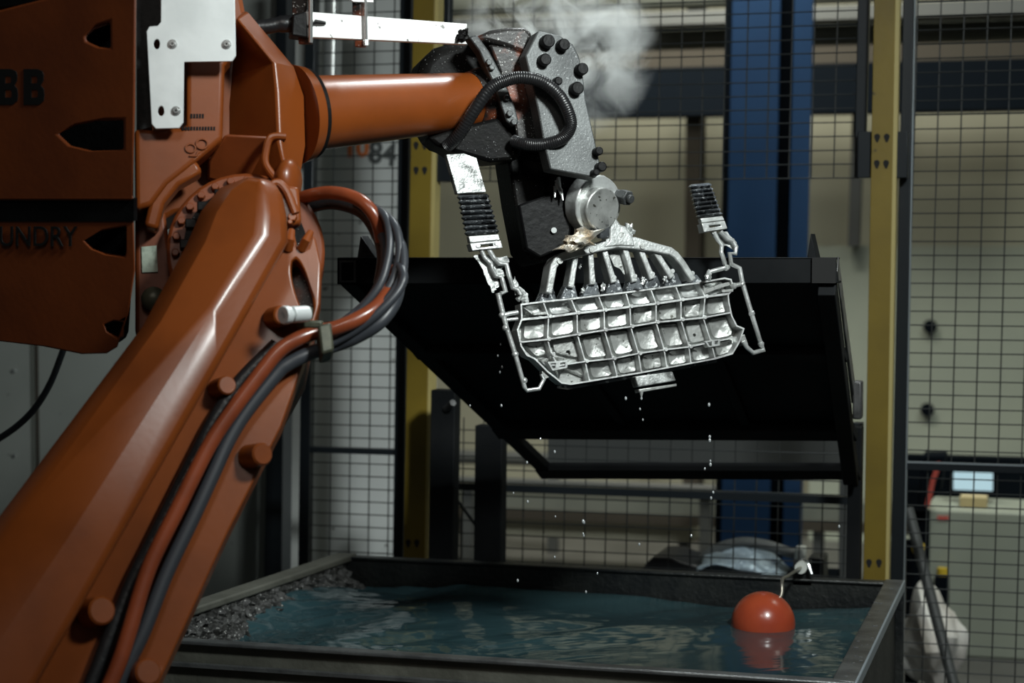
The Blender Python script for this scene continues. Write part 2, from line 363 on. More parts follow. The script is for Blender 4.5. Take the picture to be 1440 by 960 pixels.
# cabinet at the right behind the fence, with a dark top shelf, screen and a tan box
cabY = 9.2
k = thing('control_cabinet', (on_y(1380, 900, cabY).x, cabY, 0), 'pale green control cabinet behind the fence at the frame edge', 'cabinet')
a = on_y(1302, 716, cabY); b = on_y(1560, 716, cabY); ctop = a.z; MB().bb(a.x, b.x, cabY, cabY+.5, 0, a.z).build('body', M['cab'], k, bevel=.01)
MB().bb(a.x-.05, a.x+.02, cabY-.05, cabY, 0, a.z).build('side_post', M['navy'], k)
a = on_y(1318, 725, cabY-.004); b = on_y(1334, 732, cabY-.004); MB().bb(a.x, b.x, cabY-.004, cabY, b.z, a.z).build('red_sticker', M['red'], k)['label'] = 'small red sticker near the top'
a = on_y(1326, 806, cabY); q = MB().bb(a.x-.035, a.x+.03, cabY-.08, cabY, a.z-.19, a.z).build('door_handle', M['navy'], k, bevel=.01)
MB().cyl(a+Vector((0, -.05, 0)), a+Vector((0, -.05, .035)), .025, n=12).build('yellow_cap', M['yel2'], q)
a = on_y(1275, 640, cabY+.5); b = on_y(1560, 716, cabY+.5); MB().bb(a.x, b.x, cabY+.49, cabY+.6, ctop-.1, a.z).build('rear_board', M['navy'], k)
sc = thing('monitor', on_y(1368, 700, cabY+.3), 'small lit pale blue screen above the control cabinet', 'screen')
a = on_y(1336, 659, cabY+.3); b = on_y(1400, 694, cabY+.3); MB().bb(a.x, b.x, cabY+.3, cabY+.36, b.z, a.z).build('housing', M['navy'], sc, bevel=.006)
a = on_y(1341, 663, cabY+.299); b = on_y(1396, 690, cabY+.299); MB().bb(a.x, b.x, cabY+.294, cabY+.301, b.z, a.z).build('screen_glass', M['screen'], sc)
MB().bb((a.x+b.x)/2-.03, (a.x+b.x)/2+.03, cabY+.31, cabY+.35, ctop, b.z).build('stand', M['navy'], sc)
a = on_y(1350, 697, cabY+.15); b = on_y(1388, 718, cabY+.15); tag(MB().bb(a.x, b.x, cabY+.12, cabY+.25, ctop, a.z).build('carton', M['tan'], bevel=.004), 'small tan carton under the lit screen', 'box')
k = thing('reddish_machine', on_y(1312, 700, 9.0), 'dark reddish machine head hanging left of the lit screen', 'machine')
MB().prism([on_y(x, y, 9.0) for x, y in ((1296, 640), (1330, 640), (1322, 690), (1302, 712), (1290, 712))], (0, .2, 0)).build('head', M['navy'], k, bevel=.01)
MB().tube([on_y(x, y, 8.95) for x, y in ((1322, 650), (1312, 675), (1304, 712))], .012, 8).build('red_cable', M['red'], k)
for i, (px, py) in enumerate(((1308, 459), (1304, 576))):
    q = on_y(px, py, 12.54); k = MB(); k.cyl(q, q+Vector((0, .06, 0)), .045, .036, 14)
    tag(k.build('wall_hook', M['navy']), ('upper' if not i else 'lower') + ' of two dark round knobs on the pale wall behind the right fence', 'knob')
# pale wall piece behind the right fence
t_ = MB(); a = on_y(1160, 400, 12.58); b = on_y(1600, 400, 12.58)
# leaning dark pole and white bag outside the fence
t_ = MB(); t_.cyl(on_y(1277, 715, 7.6), on_y(1360, 1035, 7.3), .022, n=14); tag(t_.build('leaning_pole', M['greyd']), 'dark grey pole leaning outside the right fence panel', 'pole')
q = on_y(1292, 771, 8.4); k = thing('signal_button', Vector((q.x, q.y, 0)), 'round yellow button on a stand behind the leaning pole', 'button'); MB().ball(q, .03, 3).build('button_cap', M['yel2'], k); MB().cyl(q+Vector((-.03, .05, .03)), q+Vector((-.03, .05, -q.z)), .03, n=12).build('stand', M['navy'], k)
c = on_y(1308, 900, 7.9); V, Fc = ICO[4]
k = MB(); vs = []
for v in V:
    n = .16*math.sin(3.5*v.x+2*v.z)+.10*math.sin(5*v.y-4*v.z+1)+.05*math.sin(8*v.x-7*v.z)+.10*abs(math.sin(4*v.z+3*v.x))
    g_ = 1/(abs(v.x+.25*v.z)**1.2+.5*abs(v.y)+abs(v.z-.2*v.x)**1.2); vs.append(c+Vector((v.x*.165, v.y*.12, v.z*.25))*g_*(1+.7*n))
k.add(vs, Fc); bag = tag(k.build('plastic_bag', M['bag'], smooth=25), 'crumpled white plastic bag hanging outside the right fence', 'bag')
tag(MB().bb(c.x-.2, c.x+.2, 7.75, 8.15, 0, c.z-.26).build('bag_stand', M['greyd'], bevel=.01), 'grey stand under the crumpled white bag', 'stand')
# things lying behind the tank: sheet, hose, boxes
YB = 7.35
tb = tag(MB().bb(on_y(890, 800, YB).x, on_y(1165, 800, YB).x, 7.15, 7.75, on_y(900, 803, YB).z-.12, on_y(900, 803, YB).z-.02).build('bench_top', M['navy']), 'dark bench top behind the fence, under the hoses', 'bench')
zt = on_y(900, 803, YB).z-.02
for sx in (on_y(900, 800, YB).x, on_y(1155, 800, YB).x):
    MB().bb(sx-.03, sx+.03, 7.3, 7.6, 0, zt-.1).build('leg', M['navy'], tb)
k = MB(); P1 = [on_y(x, y, YB) for x, y in ((905, 803), (906, 794), (918, 783), (945, 784), (958, 790), (985, 796), (985, 803))]; k.prism(P1, (0, .3, 0))
tag(k.build('tool_case', M['rubber'], bevel=.006), 'low black case on the bench behind the tank rim', 'case')
k = MB(); k.tube(smoothpath([on_y(x, y, YB+.1) for x, y in ((975, 802), (1000, 776), (1040, 763), (1075, 766), (1105, 775), (1126, 782))]), .022, 12)
tag(k.build('grey_hose', M['greyd']), 'thick grey hose arching over the shiny blue sheet', 'hose')
k = MB(); Vv = []; Ff = []; n1, n2 = 26, 10
for i in range(n1):
    for j in range(n2):
        t = i/(n1-1); s_ = j/(n2-1)
        top = on_y(985+118*t, 803-30*math.sin(math.pi*min(1, .18+.80*t))**.8 + (8*t*t), YB)
        Vv.append(Vector((top.x, YB-.10+.28*s_, top.z+.012*math.sin(5*s_*3+9*t)-.04*(1-s_)**2)))
for i in range(n1-1):
    for j in range(n2-1): a = i*n2+j; Ff.append([a, a+n2, a+n2+1, a+1])
k.add(Vv, Ff); sh = k.build('plastic_sheet', M['sheet'], smooth=60); tag(sh, 'shiny blue grey plastic sheet folded over the bench behind the tank', 'sheet')
sm = sh.modifiers.new('thick', 'SOLIDIFY'); sm.thickness = .006
k = MB(); a = on_y(1126, 777, YB+.05); k.box(a, (.02, .03, .026)); tag(k.build('hose_coupling', M['conn'], bevel=.008), 'pale coupling block at the end of the grey hose', 'coupling')
k = MB(); a = on_y(1136, 784, YB); b = on_y(1158, 804, YB); k.bb(a.x, b.x, YB, YB+.15, zt, a.z); tag(k.build('junction_box', M['rubber'], bevel=.005), 'small black junction box right of the grey hose', 'box')

# ================================================================ MESH FENCE
YF = 6.9
def sh_x(z): return .017*(z-1.5)
def mesh_panel(mb, x0, x1, z0, z1, px=.0802, pz=.0494, xo=0.0, zo=0.0):
    i = math.ceil((x0-xo)/px)
    while xo+i*px < x1:
        x = xo+i*px; mb.tube([(x+sh_x(z0), YF, z0), (x+sh_x(z1), YF, z1)], .0026, 5, False); i += 1
    i = math.ceil((z0-zo)/pz)
    while zo+i*pz < z1:
        z = zo+i*pz; mb.tube([(x0+sh_x(z), YF-.005, z), (x1+sh_x(z), YF-.005, z)], .0023, 5, False); i += 1
    return mb
def fpost(xa, xb, ya, xc, xd, yb, z0, z1, par, name='post', m='fence', Y=None, th=.05):
    t = MB(); leanquad(t, xa, xb, ya, xc, xd, yb, Y or YF-.025, th, z0, z1); return t.build(name, M[m], par, bevel=.003)
def xw(px, py): q = on_y(px, py, YF); return q.x-sh_x(q.z)
def zw(px, py): return on_y(px, py, YF).z
# left panel
fl = thing('fence_panel', (xw(490, 700), YF, 0), 'narrow black mesh fence panel left of the left yellow post', 'fence', 'mesh fence panels')
fpost(426, 440, 250, 419, 433, 780, 0, 3.1, fl); fpost(559, 574, 250, 552, 566, 780, 0, 3.1, fl)
a = zw(490, 633); MB().bb(xw(424, 633), xw(566, 633), YF-.02, YF+.02, a-.011, a+.011).build('rail', M['fence'], fl)
mesh_panel(MB(), xw(430, 600), xw(562, 600), .1, 3.05, xo=xw(465, 620), zo=a).build('wire_mesh', M['wire'], fl, kind='stuff')
# upper middle panel
fu = thing('fence_panel', (xw(910, 100), YF, 0), 'upper mesh fence panel between the yellow posts, above the lid', 'fence', 'mesh fence panels')
zb = zw(900, 253); xo_m = xw(865, 230)
fpost(1206, 1222, 10, 1201, 1216, 250, zb, 3.1, fu)
fpost(620, 632, 10, 616, 628, 250, zb, 3.1, fu)
mesh_panel(MB(), xw(622, 200), xw(1210, 200), zb-.001, 3.05, xo=xo_m, zo=zb).build('wire_mesh', M['wire'], fu, kind='stuff')
# lower middle panel
fm = thing('fence_panel', (xw(910, 700), YF, 0), 'low mesh fence panel behind the tank, under the lid', 'fence', 'mesh fence panels')
zr = zw(900, 692); zt2 = zw(660, 587)
fpost(1199, 1213, 600, 1193, 1208, 810, 0, zt2+.02, fm); fpost(613, 624, 590, 606, 619, 780, 0, zt2+.02, fm)
MB().bb(xw(618, 690), xw(1204, 690), YF-.02, YF+.02, zr-.014, zr+.012).build('rail', M['fence'], fm)
mesh_panel(MB(), xw(618, 700), xw(1204, 700), .1, zt2, xo=xw(736, 700), zo=zw(700, 587)).build('wire_mesh', M['wire'], fm, kind='stuff')
MB().tube([on_y(632, 688, YF-.04), on_y(708, 792, YF-.04)], .006, 6).build('brace_wire', M['fence'], fm)
# right panel
fr = thing('fence_panel', (xw(1370, 700), YF, 0), 'tall mesh fence panel right of the right yellow post', 'fence', 'mesh fence panels')
fpost(1270, 1285, 10, 1252, 1270, 810, 0, 3.1, fr, th=.05)
fpost(1285, 1287.6, 10, 1270, 1272.4, 810, 0, 3.1, fr, 'post_edge', 'edge_highlight', YF-.027, .03)
a = zw(1350, 656); MB().bb(xw(1272, 656), xw(1560, 656), YF-.02, YF+.02, a-.014, a+.010).build('rail', M['fence'], fr)
MB().bb(xw(1274, 656), xw(1560, 656), YF-.021, YF-.01, a+.010, a+.016).build('rail_edge', M['edge_highlight'], fr)  # pale strip paints the rail's top highlight
xe = xw(1545, 500); MB().bb(xe-.02, xe+.02, YF-.025, YF+.025, 0, 3.1).build('post', M['fence'], fr, bevel=.003)
mesh_panel(MB(), xw(1276, 500), xw(1545, 500), .1, 3.05, xo=xw(1338.5, 620), zo=zw(1306, 613.4)-.0494*8).build('wire_mesh', M['wire'], fr, kind='stuff')

# ================================================================ YELLOW POSTS
YP = 6.78
def ypost(label, e, holes, br):
    (xa, xb, ya, xc, xd, yb) = e
    k = thing('guard_post', (on_y((xc+xd)/2, yb, YP).x, YP, 0), label, 'post', 'yellow guard posts')
    t = MB(); leanquad(t, xa, xb, ya, xc, xd, yb, YP, .012, 0, 3.15); leanquad(t, xa, xa+4, ya, xc, xc+4, yb, YP+.01, .06, 0, 3.15)
    t.build('body', M['yellow'], k, bevel=.002)
    t = MB(); leanquad(t, xb, xb+6, ya, xd, xd+5, yb, YP+.004, .06, 0, 3.15); t.build('edge_flange', M['yellow_edge'], k)
    for hx, hy in holes:
        q = on_y(hx, hy, YP-.0005); m = MB(); m.prism([q+Vector((a*.0105, 0, b*.0105)) for a, b in [(math.cos(t_), math.sin(t_)) for t_ in np.linspace(0, math.pi, 8)] + [(-.8, -.7), (-.3, -1.9), (.3, -1.9), (.8, -.7)]], (0, .004, 0))
        m.build('keyhole_slot', M['hole'], k)
    for x0, x1, y0, y1 in br:
        a, b = on_y(x0, y0, YP+.02), on_y(x1, y1, YP+.02); MB().bb(a.x, b.x, YP+.02, YP+.075, b.z, a.z).build('mounting_bracket', M['fence'], k, bevel=.003)
    return k
ypost('yellow steel guard post behind the wrist, left of the lid', (581, 611, 10, 567, 597, 780), [(585, 203), (597, 203), (585, 238), (597, 238), (574, 762), (586, 762)], [(612, 634, 188, 255)])
ypost('yellow steel guard post right of the raised lid', (1229, 1259, 10, 1214, 1245, 810), [(1233.5, 192), (1247, 192), (1233, 229), (1246, 229), (1222, 790), (1236, 790)], [(1206, 1225, 185, 250), (1254, 1276, 185, 250)])

# ================================================================ TANK, WATER, FLOAT
X0b, X0f, X1, Yf_, Yb_, ZR = -2.475, -2.62, -.485, 4.80, 6.33, .85
tk = thing('quench_tank', (-1.5, 5.5, 0), 'big open dark steel quench tank full of teal water', 'tank')
def quadprism(pts, z0, z1, name, m, bevel=.004, par=tk): return MB().prism([Vector((x, y, z0)) for x, y in pts], (0, 0, z1-z0)).build(name, M[m], par, bevel=bevel)
quadprism([(X0f, Yf_+.02), (X1, Yf_+.02), (X1, Yf_+.04), (X0f, Yf_+.04)], .1, ZR-.01, 'front_panel', 'tank')
quadprism([(X0b, Yb_-.04), (X1, Yb_-.04), (X1, Yb_-.02), (X0b, Yb_-.02)], .1, ZR-.005, 'rear_panel', 'tank_in')
quadprism([(X1-.045, Yf_+.04), (X1-.025, Yf_+.04), (X1-.025, Yb_-.02), (X1-.045, Yb_-.02)], .1, ZR-.01, 'right_panel', 'tank_in')
quadprism([(X0f+.03, Yf_+.04), (X0f+.05, Yf_+.04), (X0b+.05, Yb_-.02), (X0b+.03, Yb_-.02)], .1, ZR-.01, 'left_panel', 'tank_in')
quadprism([(X0f, Yf_+.03), (X1, Yf_+.03), (X1, Yb_-.03), (X0b, Yb_-.03)], .08, .12, 'bottom_panel', 'tank_in')
quadprism([(X0f, Yf_), (X1, Yf_), (X1, Yf_+.045), (X0f, Yf_+.045)], ZR-.012, ZR, 'front_rim', 'tank_rim')
quadprism([(X0f, Yf_), (X1, Yf_), (X1, Yf_+.018), (X0f, Yf_+.018)], ZR-.075, ZR-.062, 'front_seam', 'tank_rim', .002)
quadprism([(X0b, Yb_-.05), (X1-.06, Yb_-.05), (X1-.06, Yb_), (X0b, Yb_)], ZR-.012, ZR-.002, 'rear_rim', 'tank_in')
quadprism([(X1-.063, Yf_+.02), (X1, Yf_), (X1, Yb_), (X1-.063, Yb_)], ZR-.01, ZR+.002, 'right_rim', 'tank_rim')
quadprism([(X1-.006, Yf_), (X1+.002, Yf_), (X1+.002, Yb_), (X1-.006, Yb_)], ZR-.03, ZR+.003, 'right_lip', 'edge_highlight')['label'] = 'outer lip of the right rim with a painted highlight'  # bright highlight of the lip put into its colour
quadprism([(X0f, Yf_), (X0f+.07, Yf_), (X0b+.075, Yb_), (X0b, Yb_)], ZR-.02, ZR+.004, 'left_rim', 'tank', .006)
for x, y in ((X0f+.1, Yf_+.1), (X1-.1, Yf_+.1), (X0b+.1, Yb_-.1), (X1-.1, Yb_-.1)): MB().bb(x-.04, x+.04, y-.04, y+.04, 0, .1).build('foot', M['tank'], tk)
ZW = .765
# crust along the inner left wall
k = MB(); na, nb = 110, 12; Vv = []; Ff = []; rng = np.random.default_rng(3); jit = rng.normal(size=(na, nb, 2))
for i in range(na):
    for j in range(nb):
        t = i/(na-1); s_ = j/(nb-1); x = X0f+(X0b-X0f)*t; y = Yf_+.05+(Yb_-.08-Yf_-.05)*t
        d = .055 + .05*s_ + .05*s_*s_*(.6+.4*math.sin(9*t+1)) + .013*jit[i, j, 0]*(.4+s_) + .018*math.sin(31*t+2*s_)*s_
        Vv.append(Vector((x+d, y, ZR-.012-.115*s_+.006*jit[i, j, 1])))
for i in range(na-1):
    for j in range(nb-1): a = i*nb+j; Ff.append([a, a+nb, a+nb+1, a+1])
k.add(Vv, Ff).build('scale_crust', M['crust'], tk, smooth=0, kind='stuff')
k = MB()
for i in range(16):
    q = Vector((X1-.006-.05*random.random(), Yf_+.05+1.4*random.random()**1.2, ZR+.002)); r = random.uniform(.002, .006); k.ball(q, Vector((r*1.5, r*1.5, r*.5)), 1)
k.build('wet_beads', M['bead'], tk, kind='stuff')
# water surface
wm = mat('tank_water', (.034, .074, .084), (.018, .042, .050), 1.6, .09, 0, 0, spec=.6)
nx, ny = 320, 250; gx = np.linspace(0, 1, nx); gy = np.linspace(0, 1, ny); Vv = []; Ff = []
rng = np.random.default_rng(11); waves = []
for i in range(46):
    a = rng.normal(math.pi/2+.25, .75); lam = .035*(1.085**i)*rng.uniform(.8, 1.2); waves.append((math.cos(a)*2*math.pi/lam, math.sin(a)*2*math.pi/lam, rng.uniform(0, 6.28), .0125*lam**1.15))
GX, GY = np.meshgrid(gx, gy, indexing='ij'); Y_ = Yf_+.04+(Yb_-.06-Yf_-.04)*GY; Xl = X0f+.05+(X0b-X0f)*GY; X_ = Xl+(X1-.045-Xl)*GX
Z_ = np.zeros_like(X_)
amp = .75+.45*np.sin(2.1*X_+1.3*Y_)+.25*np.sin(5*X_-3*Y_)
for kx, ky, ph, am in waves:
    wx = X_+.05*np.sin(6*Y_+3*X_); wy = Y_+.04*np.sin(5*X_+1.5)
    s_ = np.sin(kx*wx+ky*wy+ph); Z_ += am*(s_+.35*s_*np.abs(s_))
Z_ = ZW+Z_*amp*(.30+.28*np.clip((-1.2-X_)/.8, 0, 1))
vs = np.stack([X_, Y_, Z_], -1).reshape(-1, 3)
me = bpy.data.meshes.new('water'); idx = np.arange(nx*ny).reshape(nx, ny)
fs = np.stack([idx[:-1, :-1], idx[1:, :-1], idx[1:, 1:], idx[:-1, 1:]], -1).reshape(-1, 4)
me.from_pydata(vs.tolist(), [], fs.tolist()); me.shade_smooth(); me.materials.append(wm)
wo = bpy.data.objects.new('water', me); COL.objects.link(wo); wo['kind'] = 'stuff'; tag(wo, 'rippled teal water filling the open steel tank', 'water')
# float valve
fb = at(1073, 872, 5.42); fb = on_z(1073, 878, ZW+.012); D_ = (fb-CAM).dot(fw); rb = 45*D_/F
fv = thing('float_valve', fb, 'red ball float on a bent rod, floating in the teal water', 'float')
k = MB(); k.ball(fb+Vector((0, 0, .004)), rb, 4); k.build('float_ball', M['ball'], fv, smooth=60)
yr = Yb_-.06; tip = on_y(1099, 836, fb.y+.02); e1 = on_y(1100, 815, fb.y+.05); e2 = on_y(1127, 797, yr)
MB().tube(smoothpath([fb+Vector((.03, .01, rb*.6)), tip, e1, e1*.75+e2*.25, e2], 5), .0055, 10).build('float_rod', M['brass'], fv)
MB().cyl(e2+Vector((0, -.02, -.0)), e2+Vector((0, .05, 0)), .02, n=16).build('valve_body', M['conn'], fv)
MB().bb(e2.x-.03, e2.x+.03, yr+.02, yr+.035, ZR-.025, e2.z+.02).build('bracket', M['tank_in'], fv)
MB().tube(smoothpath([e2+Vector((.005, .02, .02)), e2+Vector((.02, .0, .015)), e2+Vector((.035, -.01, -.02))], 5), .006, 8).build('lever', M['chrome'], fv)

# ================================================================ LID (raised, hinged behind the tank)
YL0, YL1 = 5.36, 6.52
def lp(t, s_):  # t across 0..1, s 0 near edge .. 1 rear edge; plane of the lid's underside rim
    a = on_y(474, 382, YL0).lerp(on_y(1176, 382, YL0), t); b = on_y(765, 660, YL1).lerp(on_y(1208, 660, YL1), t); return a.lerp(b, s_)
ln = (lp(1, 0)-lp(0, 0)).cross(lp(0, 1)-lp(0, 0)).normalized()
if ln.z < 0: ln = -ln      # points up, away from the water
ld = thing('tank_lid', (-1.3, 6.6, 0), 'raised black steel tank lid seen from below, behind the casting', 'lid')
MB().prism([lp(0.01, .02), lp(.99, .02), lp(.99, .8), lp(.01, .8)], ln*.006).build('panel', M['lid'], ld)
def lbar(p, q, wv, h, name, m='lid', bevel=.003):
    """square bar along p-q, width vector wv, rising h against the lid normal"""
    return MB().prism([p, q, q+wv, p+wv], -ln*h).build(name, M[m], ld, bevel=bevel)
def wbar(pts, th, name, m='lid'): return MB().prism(pts, th).build(name, M[m], ld, bevel=.002)
# front beam: upright face, y 362..400 in the photograph, square tube whose left end is open
fbm = [on_y(474, 362, YL0), on_y(1176, 362, YL0), on_y(1178, 398, YL0), on_y(474, 400, YL0)]
wbar(fbm, (0, .006, 0), 'front_beam')
wbar([fbm[0], fbm[1], fbm[1]+Vector((0, .09, 0)), fbm[0]+Vector((0, .09, 0))], (0, 0, -.006), 'front_beam_top')
wbar([fbm[3], fbm[2], fbm[2]+Vector((0, .09, 0)), fbm[3]+Vector((0, .09, 0))], (0, 0, .006), 'front_beam_bottom')
a, b = on_y(477, 366, YL0-.003), on_y(500, 397, YL0-.003); MB().prism([(a.x, YL0-.003, a.z), (b.x, YL0-.003, a.z), (b.x, YL0-.003, b.z), (a.x, YL0-.003, b.z)], (0, .003, 0), [[(a.x+.006, YL0-.003, a.z-.006), (b.x-.006, YL0-.003, a.z-.006), (b.x-.006, YL0-.003, b.z+.006), (a.x+.006, YL0-.003, b.z+.006)]]).build('tube_end_frame', M['lid_edge'], ld)
a = on_y(1142, 362, YL0-.01); MB().bb(a.x, fbm[1].x, YL0-.01, YL0, fbm[2].z, a.z).build('end_plate', M['hole'], ld)
for x, s_ in ((507, 1), (1140, 1)):
    wbar([on_y(x, 331 if x < 600 else 328, YL0+.02), on_y(x-5, 363, YL0+.02), on_y(x+(22 if x < 600 else 8), 363, YL0+.02)], (.006, .05, 0), 'gusset', 'lid_edge' if x < 600 else 'lid')
wa = (lp(1, .5)-lp(0, .5)).normalized()
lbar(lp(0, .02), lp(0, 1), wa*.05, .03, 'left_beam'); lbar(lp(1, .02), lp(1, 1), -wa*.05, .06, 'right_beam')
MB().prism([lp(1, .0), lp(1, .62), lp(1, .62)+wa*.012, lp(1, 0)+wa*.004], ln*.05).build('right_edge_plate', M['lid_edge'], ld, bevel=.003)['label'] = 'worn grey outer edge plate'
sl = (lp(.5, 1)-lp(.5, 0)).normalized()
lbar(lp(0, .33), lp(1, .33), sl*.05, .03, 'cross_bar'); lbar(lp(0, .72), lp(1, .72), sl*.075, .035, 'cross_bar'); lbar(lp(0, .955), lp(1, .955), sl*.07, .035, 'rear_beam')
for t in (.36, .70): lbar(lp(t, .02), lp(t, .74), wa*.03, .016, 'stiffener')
# hinge pillars behind the tank
for xa, xb, xc, xd, yt in ((606, 640, 602, 636, 548), (668, 706, 666, 704, 598), (1193, 1212, 1190, 1209, 600)):
    t_ = MB(); z1 = on_y(xa, yt, 6.55).z; leanquad(t_, xa, xb, yt, xc, xd, 790, 6.55, .07, 0, z1); t_.build('hinge_pillar', M['lid'], ld, bevel=.003)
t_ = MB(); q = lp(0, .62); t_.tube([on_y(637, 566, 6.5), on_y(627, 575, 6.55)], .012, 8); t_.build('hinge_pin', M['lid_edge'], ld)
t_ = MB(); a = lp(1, .6)+wa*.022; t_.box(a, (.014, .03, .06)); t_.build('hinge_block', M['lid_edge'], ld, bevel=.006)

# ================================================================ ROBOT
rb_ = thing('industrial_robot', (at(-150, 900, 4.1).x, at(-150, 900, 4.1).y, 0), 'big orange industrial robot arm reaching over the tank with a sooty gripper', 'robot')
# ---- rear motor cover (dark orange, turned away from the lamp)
L = Pl(95, 250, 4.5, -30, -12)
LV = ray(192, 240).normalized()
cov = [(-300, 30), (0, 14), (110, -14), (150, -40), (192, -40), (190, 150), (186, 282), (-300, 282)]
rec = [[(120, 50), (132, 38), (155, 30), (156, 68), (140, 66), (122, 58)], [(82, 188), (105, 175), (135, 169), (174, 168), (174, 211), (130, 212), (100, 205)]]
c0 = MB(); c0.plate(L, cov, .012, -.05, rec, LV*.08); cv = c0.build('rear_cover', M['orange_flat'], rb_, bevel=.006)
c0 = MB(); c0.plate(L, [(-300, 275), (187, 275), (190, 380), (181, 440), (165, 488), (150, 497), (115, 498), (60, 487), (0, 480), (-300, 470)], .0, -.08, [[(118, 338), (140, 325), (178, 318), (178, 352), (176, 362), (150, 358), (130, 350)], [(146, 456), (160, 451), (174, 453), (174, 474), (165, 476), (150, 466)]], LV*.08)
cl = c0.build('lower_cover', M['orange_flat'], rb_, bevel=.010)
c0 = MB(); c0.plate(L, [(-300, 35), (0, 20), (120, 0), (188, 0), (187, 380), (180, 478), (150, 488), (115, 490), (0, 472), (-300, 460)], -.16, -.30, (), LV*.14); c0.build('cover_shade_core', M['soot2'], rb_, bevel=.02)  # black colour stands in for the shade deep in the recesses
c0 = MB(); c0.plate(L, [(-300, 283), (188, 279), (188, 311), (-300, 311)], .003, -.01); c0.build('cover_shade_band', M['soot2'], cl)  # black strip painted as the shadow below the upper cover
c0 = MB(); c0.plate(L, [(-300, -10), (0, -6), (100, -25), (150, -60), (188, -60), (188, 20), (110, 0), (0, 16), (-300, 34)], .0, -.25, (), LV*.25); c0.build('top_housing', M['soot2'], rb_, bevel=.01)
BL = ([(0, 147), (0, 97), (19, 97), (26, 100), (28, 106), (27.5, 114), (24, 120), (28, 125), (29, 134), (28, 142), (22, 147)], [[(8, 117), (8, 107), (17, 107), (18.5, 109), (18.5, 115), (17, 117)], [(8, 137), (8, 126), (18, 126), (19.5, 128), (19.5, 135), (18, 137)]])
AL = ([(-2, 147), (8, 97), (20, 97), (30, 147), (21, 147), (19, 136), (9, 136), (7, 147)], [[(10.5, 127), (14, 107), (17.5, 127)]])
for i, (ol, hs) in enumerate((AL, BL, BL)):
    x = (-42, -4, 33)[i]; k = MB(); k.plate(L, [(x+a, b) for a, b in ol], .0140, .011, [[(x+a+(0 if i == 0 else 2.5), b) for a, b in ([(p[0]*.8+2, p[1]) for p in h] if i else h)] for h in hs])
    k.build('logo_letter', M['black'], cv)
u = (L.P(100, 345, .013)-L.P(-45, 344, .013)); v = (L.P(20, 317, .003)-L.P(20, 345, .003))
text('lettering', 'FOUNDRY', L.P(-42, 345, .005), u.normalized(), v.normalized(), v.length/.70, M['black'], cl, ext=.0015, sx=1.04)
# ---- main housing
H = Pl(300, 150, 4.62, 10, 6)
c0 = MB(); c0.plate(H, [(192, -80), (330, -60), (345, 18), (387, 82), (412, 95), (430, 125), (434, 190), (420, 240), (405, 262), (330, 285), (245, 300), (192, 330)], -.16, -.36); c0.build('housing', M['orange'], rb_, bevel=.012)
c0 = MB(); c0.plate(H, [(189, 180), (213, 182), (262, 178), (262, -80), (325, -80), (325, 80), (316, 92), (313, 196), (274, 228), (236, 258), (214, 288), (190, 296)], .0, -.11); hp = c0.build('front_plate', M['orange'], rb_, bevel=.012, seg=3)
c0 = MB(); c0.rib(H, [(280, 232), (245, 252), (222, 280), (212, 320)], -.01, -.1, .035); c0.build('arch_lip', M['orange'], rb_, bevel=.010)
c0 = MB(); rows = [((326, 60), (331, 24), (346, 14)), ((322, 110), (386, 88), (413, 94)), ((318, 150), (390, 130), (427, 135)), ((318, 190), (393, 200), (429, 205)), ((330, 262), (404, 248), (422, 246))]
vs = []
for a, b, c_ in rows: vs += [H.P(*a, -.17), H.P(*b, -.005), H.P(*c_, -.075), H.P(*c_, -.28), H.P(*a, -.28)]
fs = [[r*5+q, r*5+(q+1) % 5, r*5+5+(q+1) % 5, r*5+5+q] for r in range(4) for q in range(5)]+[[0, 1, 2, 3, 4], [20, 24, 23, 22, 21]]
c0.add(vs, fs).build('shoulder_frame', M['orange'], rb_, smooth=20, bevel=.010, seg=3)
c0 = MB(); c0.plate(H, [(192, -80), (225, -80), (225, 34), (207, 40), (214, 178), (192, 184)], -.02, -.1); c0.build('side_gap_cover', M['soot2'], rb_)
c0 = MB(); c0.prism([H.P(x, y, o) for x, y, o in ((316, 188, -.03), (393, 192, -.03), (398, 240, -.10), (330, 262, -.14), (290, 252, -.13), (292, 226, -.09))], fw*.12); c0.build('housing_underside', M['orange_flat'], rb_, bevel=.008)
# cast lettering and emblem, too worn to read
k = MB()
for x0, x1, y0, y1 in ((268, 288, 160, 166), (256, 304, 178, 183)):
    x = x0
    while x < x1: k.plate(H, [(x, y1), (x+2.6, y1), (x+2.6, y0), (x, y0)], .002, -.001); x += 4
k.build('worn_print', M['soot2'], hp, kind='stuff')
k = MB(); k.rib(H, ell(284, 202, 8, 7, 16), .006, -.002, .004, True); k.rib(H, ell(268, 208, 7, 6, 14), .005, -.002, .004, True); k.rib(H, [(266, 219), (276, 219), (279, 212)], .005, -.002, .004)
k.build('cast_emblem', M['orange'], hp, bevel=.001)
# ---- bright bracket plate with screws
Hb = Pl(265, 90, 4.56, 8, 2)
k = MB(); k.plate(Hb, [(227, -70), (329, -70), (332, 78), (327, 86), (259, 87), (258, 172), (252, 180), (219, 181), (213, 174), (206, 44), (210, 37), (222, 36), (226, 31)], .0, -.008, [ell(220.5, 62, 4.5, 7, 14), ell(226.5, 156, 4.5, 7, 14)])
bp = k.build('bracket_plate', M['plate'], rb_, bevel=.0015)
for x, y in ((242.5, 62), (318.5, 62.5), (247.5, 156)):
    q = Hb.P(x, y); s0 = MB(); s0.cyl(q-Hb.n*.004, q+Hb.n*.003, .0118, .0112, 18); s0.cyl(q, q+Hb.n*.009, .0085, .0070, 14); sx = s0.build('screw', M['chrome'], bp, bevel=.0008)
    MB().cyl(q+Hb.n*.009, q+Hb.n*.0094, .0028, n=6).build('socket', M['hole'], bp)
